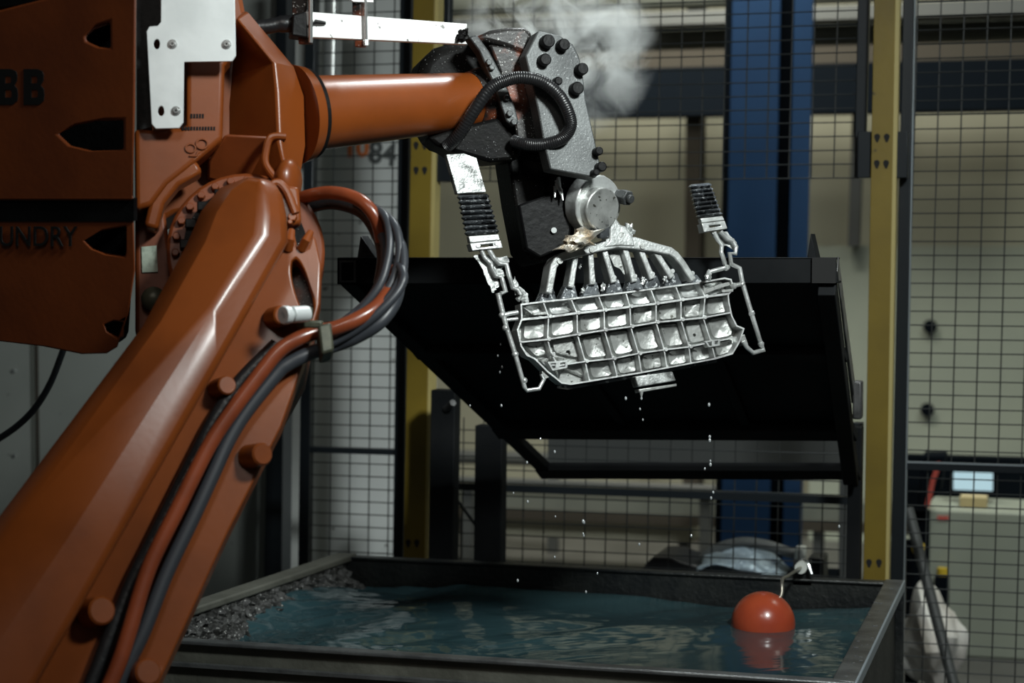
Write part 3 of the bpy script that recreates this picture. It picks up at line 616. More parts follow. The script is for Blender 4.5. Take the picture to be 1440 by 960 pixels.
# ---- joint ring with bolts
J = Pl(340, 345, 4.56, 6, 14)
k = MB(); k.plate(J, ell(345, 352, 112, 110, 40), -.06, -.16); k.build('joint_ring', M['orange_flat'], rb_, bevel=.01)
k = MB(); k.plate(J, ell(345, 352, 88, 88, 40), -.02, -.07); k.build('joint_gap', M['soot'], rb_)
for i in range(12):
    a = R(150+i*13.5); x, y = 345+98*math.cos(a), 352+97*math.sin(a); q = J.P(x, y, -.06)
    MB().cyl(q, q+J.n*.018, .011, .010, 6).build('ring_bolt', M['orange_flat'], rb_, bevel=.002)
for i in range(7):
    a = R(165+i*20); x, y = 345+84*math.cos(a), 352+86*math.sin(a); q = J.P(x, y, -.02)
    MB().box(q, (.014, .012, .012), (J.u, J.v, J.n)).build('ring_lug', M['soot2'], rb_, bevel=.003)
# pieces between cover and arm
k = MB(); k.plate(H, [(190, 296), (232, 296), (245, 400), (225, 470), (190, 470)], -.10, -.25); cg = k.build('link_column', M['orange_flat'], rb_, bevel=.01)
k = MB(); k.plate(H, [(199, 347), (220, 345), (222, 382), (200, 383)], -.095, -.105); k.build('sticker', M['glabel'], rb_)
k = MB(); k.plate(H, [(203, 278), (217, 278), (217, 310), (203, 310)], -.06, -.11); k.build('catch', M['soot2'], rb_, bevel=.004)
k = MB(); k.ball(H.P(216, 420, -.08), Vector((.03, .03, .03)), 3); k.build('round_cap', M['clamp'], rb_)
# ---- lower arm beam
B = Pl(200, 600, 4.12, 0, 22)
Lp = [(348, 249), (310, 264), (283, 297), (262, 345), (200, 460), (0, 725), (-130, 915), (-230, 1062)]
C1 = [(366, 250), (370, 276), (371, 302), (368, 328), (305, 427), (95, 757), (-20, 930), (-105, 1062)]
C2 = [(384, 254), (397, 275), (403, 305), (405, 340), (304, 520), (160, 772), (56, 955), (-4, 1062)]
k = MB(); vs = []
for i in range(len(Lp)):
    m1 = ((Lp[i][0]*.75+C1[i][0]*.25), (Lp[i][1]*.75+C1[i][1]*.25))
    vs += [B.P(*Lp[i], -.30), B.P(*Lp[i], -.03), B.P(*m1, .012), B.P(*C1[i], .03), B.P(*C2[i], -.012), B.P(*C2[i], -.30)]
fs = []
for i in range(len(Lp)-1):
    for j in range(6): a = i*6+j; b = i*6+(j+1) % 6; fs.append([a, b, b+6, a+6])
fs += [[0, 1, 2, 3, 4, 5], [42+j for j in (5, 4, 3, 2, 1, 0)]]
k.add(vs, fs).build('lower_arm', M['orange'], rb_, smooth=30, bevel=.018, seg=4)
# ---- turntable base, below the frame
q = B.P(-115, 1062, -.16); MB().tube([Vector((q.x, q.y, 0)), Vector((q.x, q.y, .06)), Vector((q.x, q.y, .07)), Vector((q.x, q.y, q.z-.2))], [.42, .42, .34, .30], 32).build('base', M['orange'], rb_, bevel=.01)
MB().box(Vector((q.x, q.y, q.z-.12)), (.24, .24, .2), (rt, Vector((-rt.y, rt.x, 0)), Vector((0, 0, 1)))).build('shoulder', M['orange'], rb_, bevel=.05, seg=4)
# ---- flange plate of the lower arm with the oval opening
FL = Pl(330, 700, 4.28, 4, 17)
hole = ell(425, 405, 11, 43, 24, -16)
k = MB(); k.plate(FL, [(402, 345), (412, 322), (418, 346), (425, 338), (434, 322), (444, 336), (452, 376), (450, 425), (430, 500), (395, 600), (320, 748), (222, 962), (178, 1062), (-30, 1062), (130, 800), (300, 500)], .0, -.06, [hole])
k.build('arm_flange', M['orange'], rb_, bevel=.008, seg=3)
k = MB(); k.plate(FL, [(395, 340), (440, 340), (446, 420), (425, 520), (300, 740), (150, 1062), (0, 1062), (130, 800), (300, 500)], -.07, -.25); k.build('arm_flange_core', M['orange_soot'], rb_, bevel=.006)
for x0, y0, x1, y1, r in ((405, 350, 410, 324, .012), (424, 350, 437, 326, .011)):
    MB().tube([FL.P(x0, y0, .0), FL.P((x0+x1)/2, (y0+y1)/2, .02), FL.P(x1, y1, .01)], [r, r, r*.7], 10).build('fin', M['orange'], rb_)
# bosses
for x, y, r, dx, dy in ((306, 547, .024, 14, -6), (350, 642, .028, 20, -4), (128, 862, .034, 16, -4), (195, 948, .032, 14, -4), (385, 447, .026, 14, -4)):
    a = FL.P(x, y, .0); b = FL.P(x+dx, y+dy, .055)
    MB().tube([a, a.lerp(b, .93), b], [r, r*.92, r*.78], 18).build('boss', M['orange'], rb_)
# lug loops at the elbow
k = MB(); k.tube(smoothpath([H.P(x, y, -.01) for x, y in ((402, 192), (381, 193), (374, 212), (374, 232), (390, 254))], 5), .0095, 10); k.build('cable_loop', M['orange'], rb_)
k = MB(); k.ball(H.P(406, 254, -.02), Vector((.030, .05, .055)), 3); k.build('tongue', M['orange'], rb_)
k = MB(); k.tube(smoothpath([J.P(x, y, .03) for x, y in ((372, 306), (376, 280), (382, 261), (392, 257), (404, 270), (416, 300))], 5), .010, 10); k.build('cable_loop', M['orange'], rb_)
k = MB(); k.plate(J, [(378, 262), (392, 258), (420, 262), (424, 312), (405, 318), (376, 300)], .01, -.06); k.build('elbow_lug', M['orange'], rb_, bevel=.008)
for x, y, r in ((383, 295, .013), (378, 300, .008), (390, 303, .009), (411, 307, .013), (408, 314, .008)):
    q = J.P(x, y, .012); MB().cyl(q, q+J.n*.016, r, r*.85, 6).build('bolt', M['orange'], rb_, bevel=.002)
# ---- forearm
A_ = at(430, 160, 4.84); B_ = at(676, 141, 5.16); ax = (B_-A_).normalized()
k = MB(); k.tube([A_.lerp(B_, t) for t in (0, .04, .5, .95, 1)], [.098, .0955, .0855, .0755, .074], 48); k.build('forearm', M['orange'], rb_, smooth=50)
k = MB(); k.tube([A_-ax*.035, A_-ax*.008, A_+ax*.0], [.126, .120, .112], 48); k.build('forearm_collar', M['orange'], rb_, smooth=30)
k = MB(); k.tube([A_-ax*.004, A_+ax*.006], [.116, .116], 48); k.build('collar_seal', M['soot2'], rb_)
q = A_-ax*.03+up*.07-fw*.085; MB().ball(q, Vector((.012, .008, .006)), 2).build('grease_nipple', M['chrome'], rb_)
# ---- white bar carried on rods
Wb = Pl(545, 40, 4.85, 14, 0)
k = MB(); k.plate(Wb, [(430, 16), (657, 33.5), (656, 42), (650, 49), (657, 62), (433, 52)], 0, -.02); wbx = k.build('white_bar', M['whitebar'], rb_, bevel=.0015)
k = MB(); k.plate(Wb, [(412, 20), (431, 16), (433, 53), (410, 50)], .012, -.05); ec = k.build('bar_end_clamp', M['soot2'], rb_, bevel=.004)
k = MB(); k.tube([Wb.P(437, -80, .012), Wb.P(437, 60, .012)], .0055, 10); k.build('bar_rod', M['chrome'], rb_)
k = MB(); k.tube([Wb.P(512, -80, .012), Wb.P(515, 62, .012)], .0045, 10); k.cyl(Wb.P(515, 56, .012), Wb.P(515, 64, .012), .008, n=6); k.build('bar_rod', M['chrome'], rb_)
k = MB(); k.plate(Wb, [(455, -30), (525, -30), (525, 3), (497, 2)], .014, .0); k.build('upper_bar', M['whitebar'], rb_)
k = MB(); k.box(Wb.P(507, 62, -.01), (.012, .012, .008)); k.box(Wb.P(505, 8, -.02), (.012, .02, .03)); k.box(Wb.P(430, 58, -.02), (.016, .012, .008)); k.box(Wb.P(425, 2, -.03), (.02, .02, .04)); k.build('bar_nut', M['orange_soot'], rb_, bevel=.003, kind='stuff')
k = MB(); k.tube([Wb.P(x, y, .006) for x, y in ((432, 37), (440, 34), (444, 31), (452, 32), (458, 32.5))], [.003, .003, .007, .006, .004], 8); k.build('cable_tie', M['rubber'], rb_)
k = MB(); k.tube(smoothpath([Wb.P(x, y, -.03) for x, y in ((340, 40), (372, 38), (395, 34), (418, 34))], 5), [.019]*10+[.022]*6, 14); k.build('supply_hose', M['rubber'], rb_)
k = MB()
for i in range(40):
    t = random.random(); k.ball(Wb.P(646+12*random.random()-3*t, 43+14*t, random.uniform(-.01, .012)), random.uniform(.003, .009), 1, .4)
k.build('soot_crumbs', M['soot'], rb_, kind='stuff')
# ---- wrist
W_ = Pl(680, 130, 5.12, 12, 0)
k = MB(); k.plate(W_, [(586, 110), (594, 84), (612, 66), (640, 58), (664, 55), (690, 72), (722, 172), (733, 214), (690, 226), (640, 214), (606, 192), (590, 165)], -.06, -.26); k.build('wrist_body', M['soot'], rb_, bevel=.03, seg=3)
k = MB(); k.tube([A_.lerp(B_, .93), A_.lerp(B_, 1.0), A_.lerp(B_, 1.12)], [.078, .088, .094], 36); k.build('wrist_sleeve', M['orange_soot'], rb_)
k = MB(); k.plate(W_, [(600, 192), (640, 180), (700, 165), (735, 205), (730, 224), (690, 228), (640, 214), (615, 205)], .04, -.1); k.build('wrist_guard', M['soot'], rb_, bevel=.01)
k = MB(); k.plate(W_, [(659, 52), (671, 49), (688, 72), (708, 110), (724, 150), (730, 172), (722, 178), (712, 170), (694, 118), (674, 72)], .062, .0); wf = k.build('wrist_flange', M['gripplate'], rb_, bevel=.004)
for x, y in ((687, 88), (691, 95), (712, 138), (716, 160), (722, 172)):
    q = W_.P(x, y, .062); MB().cyl(q, q+W_.n*.012, .010, .009, 6).build('flange_bolt', M['gripplate'], wf, bevel=.002)
k = MB(); k.plate(W_, [(664, 54), (690, 42), (715, 38), (738, 38), (750, 47), (742, 70), (738, 76), (712, 66), (690, 60)], .03, -.16); k.build('wrist_fork_top', M['orange_soot'], rb_, bevel=.012, seg=3)
k = MB(); k.plate(W_, [(688, 62), (715, 66), (740, 76), (752, 120), (768, 206), (728, 204), (722, 160), (706, 108)], .03, -.14); k.build('wrist_fork', M['orange_soot'], rb_, bevel=.006)
# ---- gripper
G = Pl(795, 150, 5.06, 20, 4)
k = MB(); k.plate(G, [(739, 78), (757, 43), (788, 50), (806, 62), (815, 80), (821, 112), (824, 140), (846, 238), (838, 250), (774, 238), (766, 205), (756, 150)], 0, -.055); gp = k.build('gripper_plate', M['gripplate'], rb_, bevel=.004)
for x, y, r in ((767, 60, .019), (789, 65, .017), (763, 86, .017), (815, 99, .017), (808, 126, .018), (781, 116, .012), (838, 214, .012), (842, 236, .014), (834, 244, .010)):
    q = G.P(x, y); MB().cyl(q-G.n*.002, q+G.n*.026, r, r*.95, 16).build('gripper_bolt', M['soot2'], gp, bevel=.003)
K = Pl(775, 290, 5.2, 14, 2)
k = MB(); k.plate(K, [(712, 205), (768, 200), (840, 246), (838, 262), (815, 272), (806, 300), (812, 345), (790, 362), (752, 370), (737, 352), (724, 285)], 0, -.16); k.build('gripper_body', M['soot'], rb_, bevel=.008)
k = MB(); k.plate(K, [(729, 288), (792, 266), (806, 300), (800, 345), (760, 362), (740, 350)], .035, -.01); k.build('gripper_jaw', M['soot2'], rb_, bevel=.006)
k = MB(); k.plate(K, [(776, 238), (838, 250), (836, 262), (812, 272), (796, 262), (770, 270)], .05, -.02); k.build('jaw_cover', M['soot'], rb_, bevel=.005)
q = K.P(778, 324, .036); MB().cyl(q, q+K.n*.008, .008, n=10).build('jaw_screw', M['chrome'], rb_)
for i in range(5):
    a = K.P(782+random.uniform(-3, 8), 250+i*4, .05); MB().tube([a, a+Vector((random.uniform(0, .02), -.01, -.03))], [.006, .002], 6).build('metal_shaving', M['alu_hi'], rb_)
a, b = at(862, 272, 5.22), at(884, 279, 5.18)
k = MB(); k.cyl(a, b, .017, n=6); k.cyl(a.lerp(b, .55), a.lerp(b, 1.0), .022, n=6); k.cyl(b, b+(b-a)*.2, .012, n=12); k.build('clamp_bolt', M['gripplate'], rb_, bevel=.002)
# ---- corrugated black loop hose at the wrist
hp_ = smoothpath([W_.P(x, y, o) for x, y, o in ((628, 206, .05), (645, 190, .08), (664, 160, .11), (688, 126, .13), (712, 113, .14), (735, 109, .15), (762, 115, .15), (785, 133, .15), (799, 158, .15), (802, 178, .14), (790, 195, .13), (765, 203, .11), (742, 203, .09), (722, 198, .06))], 26)
rs = [.0168+.0007*math.sin(i*2.09) for i in range(len(hp_))]
MB().tube(hp_, rs, 14).build('loop_hose', M['rubber'], rb_, smooth=50)
# ---- cable bundle from the elbow round to the lower arm
def hose(name, m, pts, r, n=12): return MB().tube(smoothpath(pts, 8), r, n).build(name, M[m], rb_, smooth=60)
def Q(x, y, D): return at(x, y, D)
hose('dress_hose', 'hose_o', [Q(400, 290, 4.75), Q(432, 276, 4.66), (Q(468, 271, 4.60)), Q(505, 281, 4.55), Q(528, 306, 4.54), Q(537, 338, 4.56)], .0165, 16)
hose('dress_hose', 'rubber', [Q(400, 300, 4.80), Q(432, 290, 4.72), Q(470, 284, 4.68), Q(510, 297, 4.63), Q(532, 328, 4.60), Q(541, 362, 4.56), Q(536, 400, 4.54)], .019, 16)
for i, pts in enumerate((
    [(505, 284, 4.62), (538, 300, 4.53), (548, 330, 4.49), (545, 368, 4.47), (530, 408, 4.45), (490, 452, 4.44), (452, 478, 4.42)],
    [(512, 288, 4.62), (550, 310, 4.51), (562, 345, 4.47), (556, 385, 4.45), (533, 424, 4.43), (492, 458, 4.42), (452, 476, 4.40)],
    [(528, 305, 4.58), (560, 335, 4.49), (568, 366, 4.45), (560, 400, 4.42), (530, 436, 4.40), (492, 462, 4.40), (455, 480, 4.40)],
    [(530, 318, 4.58), (541, 346, 4.51), (538, 385, 4.48), (520, 420, 4.46), (486, 450, 4.44), (452, 472, 4.42)],
    [(540, 348, 4.55), (566, 380, 4.43), (562, 406, 4.40), (532, 440, 4.38), (497, 466, 4.38), (455, 488, 4.38)])):
    hose('dress_cable', 'cable', [Q(*p) for p in pts], .0105, 12)
fo = .06
hose('dress_hose', 'hose_o', [Q(557, 380, 4.54), Q(550, 404, 4.46), Q(530, 431, 4.40), Q(500, 450, 4.37), Q(470, 462, 4.36), Q(448, 466, 4.36), Q(420, 476, 4.34), FL.P(392, 494, fo), FL.P(364, 528, fo), FL.P(325, 580, fo), FL.P(293, 629, fo), FL.P(250, 715, fo), FL.P(209, 800, fo), FL.P(181, 890, fo), FL.P(160, 950, fo), FL.P(110, 1062, fo)], .0175, 16)
hose('dress_hose', 'cable', [Q(562, 372, 4.52), Q(557, 418, 4.44), Q(535, 452, 4.40), Q(500, 474, 4.40), Q(468, 486, 4.40), Q(437, 496, 4.36), FL.P(405, 512, .035), FL.P(387, 528, .035), FL.P(347, 578, .035), FL.P(321, 620, .035), FL.P(299, 668, .035), FL.P(271, 729, .035), FL.P(233, 809, .035), FL.P(201, 890, .035), FL.P(171, 950, .035), FL.P(120, 1062, .035)], .0165, 16)
hose('dress_hose', 'rubber', [FL.P(390, 485, .02), FL.P(340, 535, .02), FL.P(305, 585, .02), FL.P(274, 644, .02), FL.P(251, 689, .02), FL.P(216, 759, .02), FL.P(186, 819, .02), FL.P(151, 905, .02), FL.P(131, 955, .02), FL.P(85, 1062, .02)], .0185, 14)
k = MB(); k.plate(Pl(455, 475, 4.30, 10, 20), [(447, 456), (466, 452), (470, 492), (452, 498)], .0, -.07); k.build('hose_clamp', M['clamp'], rb_, bevel=.006)
a, b = Q(398, 443, 4.28), Q(432, 441, 4.33); k = MB(); k.cyl(a, b, .012, n=12); k.cyl(a, a.lerp(b, .25), .021, n=12); k.cyl(a.lerp(b, .35), a.lerp(b, 1), .019, n=12); k.build('clamp_bolt', M['plate'], rb_, bevel=.002)
k = MB(); k.box(Q(418, 440, 4.36), (.035, .02, .014), (rt, fw, up)); k.box(Q(436, 456, 4.36), (.03, .02, .009), (rt, fw, up)); k.build('clamp_arm', M['clamp'], rb_, bevel=.005)
# thin cable hanging at the far left
hose('hanging_cable', 'cable', [Q(96, 470, 6.2), Q(86, 500, 6.2), Q(70, 540, 6.2), Q(48, 575, 6.2), Q(20, 602, 6.2), Q(-20, 628, 6.2)], .011, 10)

# ================================================================ CASTING
C = Pl(885, 468, 5.2, 20, 5); T0 = C.to3
cs = thing('metal_casting', C.P(885, 545), 'bright silver die cast panel with fan sprue held by the gripper', 'casting')
HB = -.044
tray = [(733, 428), (734, 448), (728, 464), (733, 486), (741, 499), (752, 504), (770, 522), (790, 538), (803, 540), (900, 524), (1006, 504), (1030, 497), (1040, 480), (1046, 462), (1036, 458), (1029, 444), (1025, 425), (1024, 414), (1032, 405), (1028, 393), (1019, 391), (980, 398)]
k = MB(); k.plate(C, tray, HB, HB-.008); k.build('tray_floor', M['alu'], cs)
ribs = [("rim", [(733, 428), (764, 424), (803, 420), (880, 411), (950, 401.7), (983, 397.5), (1019, 391), (1028, 393), (1032, 405), (1024, 414), (1025, 425), (1029, 444), (1036, 458), (1046, 462), (1040, 480), (1030, 497), (1006, 504), (900, 524), (803, 540), (790, 538), (770, 522), (752, 504), (741, 499), (733, 486), (728, 464), (734, 448)], True, .0042),
        ("rib", [(734, 449), (771.6, 445.5), (811.5, 440), (849.6, 436), (886, 431), (922.7, 426.7), (957.7, 421.5), (991.5, 417), (1024, 413)], False, .0055),
        ("rib", [(731, 481), (770, 477), (812, 470), (850, 464), (887, 459), (922.7, 453), (957.7, 449.6), (989, 446.5), (1029, 439)], False, .0040),
        ("rib", [(771, 512), (785, 514), (823, 508), (862, 504), (898, 496.7), (934, 491.5), (969, 487.5), (1000, 481), (1036, 474)], False, .0036)]
cross = [[(764, 424), (771.6, 445), (770, 477), (776, 498), (785, 514)], [(803, 420), (811.5, 440), (812, 470), (823, 508), (829, 535)], [(841.5, 415.6), (849.6, 436), (850, 464), (862, 504), (868, 529)],
         [(880, 411), (886, 431), (887, 459), (898, 497), (902, 523)], [(915, 406), (922.7, 426.7), (922.7, 453), (934, 491.6), (938, 517)], [(950, 401.7), (957.7, 421.5), (957.7, 449.6), (969, 487.5), (971.7, 511)], [(983, 397.5), (991.5, 417), (989, 446.5), (1000, 481), (1006, 504)]]
for nm, pts, cl_, wd in ribs: k = MB(); k.rib(C, pts, 0, HB, wd, cl_); k.build('tray_rim' if nm == 'rim' else 'long_rib', M['alu_rib'], cs)
for pts in cross: k = MB(); k.rib(C, pts, -.003, HB, .0036); k.build('cross_rib', M['alu_rib'], cs)
# second, lower lip at the bottom edge
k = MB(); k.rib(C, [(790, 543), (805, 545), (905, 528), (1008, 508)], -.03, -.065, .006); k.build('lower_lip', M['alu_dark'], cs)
# nodes
for pts in cross:
    for i in (1, 2, 3):
        q = C.P(*pts[i], -.012); MB().cyl(q, q+C.n*.014, .0066, .0052, 10).build('ejector_boss', M['alu_rib'], cs)
# pans between the ribs
cols = [[(734, 428), (734, 449), (731, 481), (752, 504), (790, 536)]] + cross + [[(1020, 392), (1024, 414), (1029, 440), (1036, 474), (1030, 496)]]
for i in range(len(cols)-1):
    for j in range(4):
        a, b, c2, d = cols[i][j], cols[i+1][j], cols[i+1][j+1], cols[i][j+1]
        cx = (a[0]+b[0]+c2[0]+d[0])/4; cy = (a[1]+b[1]+c2[1]+d[1])/4
        quad = [(cx+(p[0]-cx)*.74, cy+(p[1]-cy)*.76) for p in (a, b, c2, d)]
        out = []
        for n_ in range(4):
            p, q0, q1 = quad[n_], quad[n_-1], quad[(n_+1) % 4]
            out += [(p[0]+(q0[0]-p[0])*.22, p[1]+(q0[1]-p[1])*.22), (p[0]+(q0[0]-p[0])*.06+(q1[0]-p[0])*.06, p[1]+(q0[1]-p[1])*.06+(q1[1]-p[1])*.06), (p[0]+(q1[0]-p[0])*.22, p[1]+(q1[1]-p[1])*.22)]
        hol = []
        if (i, j) == (1, 2): hol = [ell(799, 496, 3.6, 4, 14)]
        if (i, j) == (6, 2): hol = [ell(970.5+6, 471, 2.2, 2.6, 10)]
        base = C.P(cx, cy, HB)
        top = [C.P(x, y, HB+.014+random.uniform(-.003, .003)) for x, y in out]; ctr = sum(top, Vector())/len(top)
        m = MB(); low = [ctr+(p-ctr)*1.22-C.n*.016 for p in top]; n = len(top)
        if hol:
            m.plate(C, out, HB+.012, HB-.01, hol)
        else:
            dish = ctr-C.n*.005
            m.add(top+low+[ctr+(p-ctr)*.55-C.n*.003 for p in top]+[dish], [[q, (q+1) % n, n+(q+1) % n, n+q] for q in range(n)]+[[q, (q+1) % n, 2*n+(q+1) % n, 2*n+q] for q in range(n)]+[[2*n+q, 2*n+(q+1) % n, 3*n] for q in range(n)])
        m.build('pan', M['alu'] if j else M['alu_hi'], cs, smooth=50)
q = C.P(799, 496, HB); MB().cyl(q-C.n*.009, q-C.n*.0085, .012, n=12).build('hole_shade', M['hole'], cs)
# clips
for o_, ih in (([(770, 508.5), (798, 506), (798, 517), (777, 521)], ([(774, 511), (782, 510), (781, 517), (778, 518)], [(788, 509.5), (795, 509), (795, 515), (787, 516)])), ([(991, 479.5), (1013, 476), (1012, 485.5), (997, 488)], ([(995, 481), (1001, 480), (1001, 486), (998, 486)], [(1005, 479.4), (1010, 478.6), (1009, 483.5), (1005, 484)]))):
    k = MB(); k.plate(C, o_, .006, -.02, ih); k.build('clip', M['alu_hi'], cs)
# left and right corner brackets of the upper strip
k = MB(); k.plate(C, [(736, 432), (765, 446), (750, 443)], -.004, -.03); k.rib(C, [(750, 441), (769, 440)], .002, -.03, .007); k.build('corner_gusset', M['alu'], cs)
k = MB(); k.rib(C, [(984, 396), (992, 410), (1012, 402), (1028, 398)], -.01, -.05, .01); k.rib(C, [(1015, 409), (1031, 408)], .003, -.02, .007); k.build('corner_gusset', M['alu'], cs)
# ---- fan sprue
FO = -.005
beam = [(772, 412), (774, 402), (779, 374), (784, 366), (792, 360.5), (815, 354), (843, 346.5), (868, 339.5), (893, 341.5), (918, 347), (943, 352.5), (951, 358), (960, 369), (976, 394)]
k = MB(); k.rib(C, beam, FO+.012, FO-.045, [.019, .019, .020, .021, .022, .023, .026, .034, .034, .026, .022, .020, .019, .019]); fb_ = k.build('sprue_frame', M['alu_hi'], cs, bevel=.003)
for a, b in (((803, 404), (810, 361)), ((834, 400), (831, 354)), ((864, 397), (850, 350)), ((893, 396), (879, 347)), ((918, 392), (901, 349)), ((946, 390), (922, 353))):
    k = MB(); k.rib(C, [a, ((a[0]+b[0])/2, (a[1]+b[1])/2), b], FO, FO-.045, [.019, .016, .017]); sp = k.build('sprue_spoke', M['alu_hi'], cs, bevel=.003)
for x, y, wd, dx in ((773, 414, 15, -2), (803, 410, 15, -2), (834, 406, 15, -1), (864, 402, 15, 1), (893, 400, 15, 1), (918, 397, 15, 1), (946, 393, 15, 2), (974, 396, 15, 3)):
    s0 = (411-x*0)  # foot of each spoke, flaring onto the tray's top rail
    yr_ = 428-(x-733)*.126
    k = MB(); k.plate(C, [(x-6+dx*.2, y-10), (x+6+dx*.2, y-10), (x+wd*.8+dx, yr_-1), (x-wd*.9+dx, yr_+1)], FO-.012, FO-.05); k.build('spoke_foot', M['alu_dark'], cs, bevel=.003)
    q = C.P(x, y-12, FO); MB().cyl(q-C.n*.004, q+C.n*.0012, .0065, .006, 12).build('boss', M['alu_hi'], cs)
for x, y in ((787, 367), (832, 351), (873, 330), (903, 346)):
    q = C.P(x, y, FO+.012); MB().cyl(q, q+C.n*.004, .0085, .008, 14).build('ejector_mark', M['alu'], cs)
k = MB(); k.plate(C, [(854, 352), (880, 352), (890, 376), (878, 386), (872, 378), (864, 374)], -.03, -.034); k.build('flash_web', M['alu'], cs)
k = MB(); k.plate(C, [(848, 348), (857, 338), (858, 309), (866, 305), (873, 316), (880, 318), (890, 332), (894, 347), (872, 346)], .01, -.05); k.build('sprue_neck', M['alu_hi'], cs, bevel=.005)
# ---- biscuit disc
DP = Pl(843, 290, 5.17, 38, -8)
def disc(mb, cx, cy, r, o0, o1, n=36): c_ = DP.P(cx, cy, o0); return mb.prism([c_+(DP.u*math.cos(2*math.pi*i/n)+DP.v*math.sin(2*math.pi*i/n))*r*(1+.012*random.uniform(-1, 1)) for i in range(n)], DP.n*(o1-o0))
k = MB(); disc(k, 842, 288, .080, .0, -.05); k.build('biscuit', M['alu_hi'], cs, bevel=.004)
k = MB(); disc(k, 848, 294, .058, .026, -.01); k.build('biscuit_face', M['alu'], cs, bevel=.004)
k = MB(); k.plate(DP, [(837, 300), (846, 298), (857, 305), (858, 333), (845, 336), (836, 318)], .026, .01); k.build('biscuit_notch', M['alu_dark'], cs, bevel=.003)
k = MB()
for i in range(9): k.ball(at(823+i*1.7+random.uniform(-1, 1), 251-1.2*math.sin(i), 5.16), Vector((.004, .004, .009)), 1, .4)
k.build('flash_fringe', M['alu_hi'], cs, smooth=0, kind='stuff')
def lump(cx, cy, D, rx, ry, rz, m, name, amp=.35, sub=3, skew=0.0):
    V, Fc = ICO[sub]; c_ = at(cx, cy, D); vs = []; p = [random.uniform(0, 6) for _ in range(4)]
    for v in V:
        n_ = amp*(math.sin(5*v.x+p[0])*math.sin(6*v.z+p[1])+.5*math.sin(11*v.z+7*v.x+p[2]))+random.uniform(-.06, .06)
        x, z = v.x*rx, v.z*rz; vs.append(c_+(rt*(x+skew*z)+up*(z+.25*x)+fw*v.y*ry)*(1+n_))
    return MB().add(vs, Fc).build(name, M[m], cs, smooth=20)
lump(814, 337, 5.12, .050, .03, .028, 'foil', 'warm_flash')['label'] = 'crumpled flash with warm light painted in its tan'
lump(884, 327, 5.24, .016, .02, .026, 'alu_hi', 'flash_lump')
for x, y, r in ((848, 404, .013), (905, 394, .012), (820, 408, .008), (935, 392, .009), (727, 408, .012), (735, 413, .010), (721, 402, .008), (816, 374, .007)): lump(x, y, 5.19, r*.6, r*.6, r*.9, 'alu_hi', 'flash_lump', .5, 2)
# ---- chill vents and runners, left
def vent(top, rib_, n, plate, side):
    k = MB()
    if top: k.plate(C, top, .01, -.012); k.build('vent_plate', M['alu_vent'], cs, bevel=.0015)
    (ax_, ay), (bx, by), (dx, dy), (ex, ey) = rib_       # tl, tr, br, bl
    for i in range(n):
        t0, t1 = i/n, (i+1)/n; l = lambda p, q, t: (p[0]+(q[0]-p[0])*t, p[1]+(q[1]-p[1])*t); tm = (t0+t1)/2
        A0, B0, A1, B1, Am, Bm = l((ax_, ay), (ex, ey), t0), l((bx, by), (dx, dy), t0), l((ax_, ay), (ex, ey), t1), l((bx, by), (dx, dy), t1), l((ax_, ay), (ex, ey), tm), l((bx, by), (dx, dy), tm)
        m = MB(); vs = [C.P(A0[0]+1, A0[1], -.008), C.P(B0[0]-1, B0[1], -.008), C.P(Am[0]-2.2, Am[1], .012), C.P(Bm[0]+2.2, Bm[1], .012), C.P(A1[0]+1, A1[1], -.008), C.P(B1[0]-1, B1[1], -.008)]
        vs += [v-C.n*.014 for v in vs]
        m.add(vs, [[0, 1, 3, 2], [2, 3, 5, 4], [6, 8, 9, 7], [8, 10, 11, 9], [0, 6, 7, 1], [4, 5, 11, 10], [0, 2, 8, 6], [2, 4, 10, 8], [1, 7, 9, 3], [3, 9, 11, 5]])
        m.build('vent_rib', M['alu_dark'], cs, smooth=0)
    k = MB(); k.plate(C, plate, .006, -.014); k.build('vent_block', M['alu_hi'], cs, bevel=.0015)
def runner(pts, r, name='runner', off=0.0, m='alu_hi'): return MB().tube([C.P(x, y, off) for x, y in pts], r, 8).build(name, M[m], cs, smooth=50)
vent([(627.5, 217), (645, 216), (668, 214), (684, 270), (643, 272)], ((646, 273), (685, 272), (701, 328), (658, 331)), 8, [(659, 332), (701, 329), (703, 337), (661, 341)], 0)
k = MB(); k.plate(C, [(661, 342), (704, 338), (707, 348), (664, 352)], .012, -.02, [[(673, 344), (693, 342), (694, 346), (674, 348)]]); k.build('vent_foot', M['alu_hi'], cs, bevel=.001)
for x, y in ((672, 345), (698, 342)): q = C.P(x, y, .012); MB().cyl(q, q+C.n*.004, .006, n=10).build('ejector_mark', M['alu_hi'], cs)
runner([(676, 350), (681, 362), (690, 370), (692, 378), (697, 388), (705, 389), (707, 396), (711, 410), (704, 412.5)], .0068)
runner([(687, 350), (694, 362), (702, 370.5), (712, 371), (716, 388), (721, 405), (728, 407), (731, 413)], .0068)
runner([(700, 412), (706, 437), (712, 460), (725, 500), (737.5, 544), (741, 549), (758, 546.5), (765, 533), (761, 526)], [.0078, .0078, .0072, .0070, .0066, .006, .006, .0055, .005], 'runner_rod')
runner([(706, 444), (716, 441), (728, 439)], .0065, 'runner_link'); runner([(709, 450), (728, 448)], .005, 'runner_link')
for x, y in ((706, 443), (711, 461), (724.5, 498), (737, 535)): q = C.P(x, y); MB().ball(q, .0095, 2).build('runner_node', M['alu_hi'], cs)
for x, y in ((728, 439), (731, 418), (738, 424)): lump(x, y, 5.2, .012, .012, .012, 'alu_hi', 'flash_lump', .4, 2)
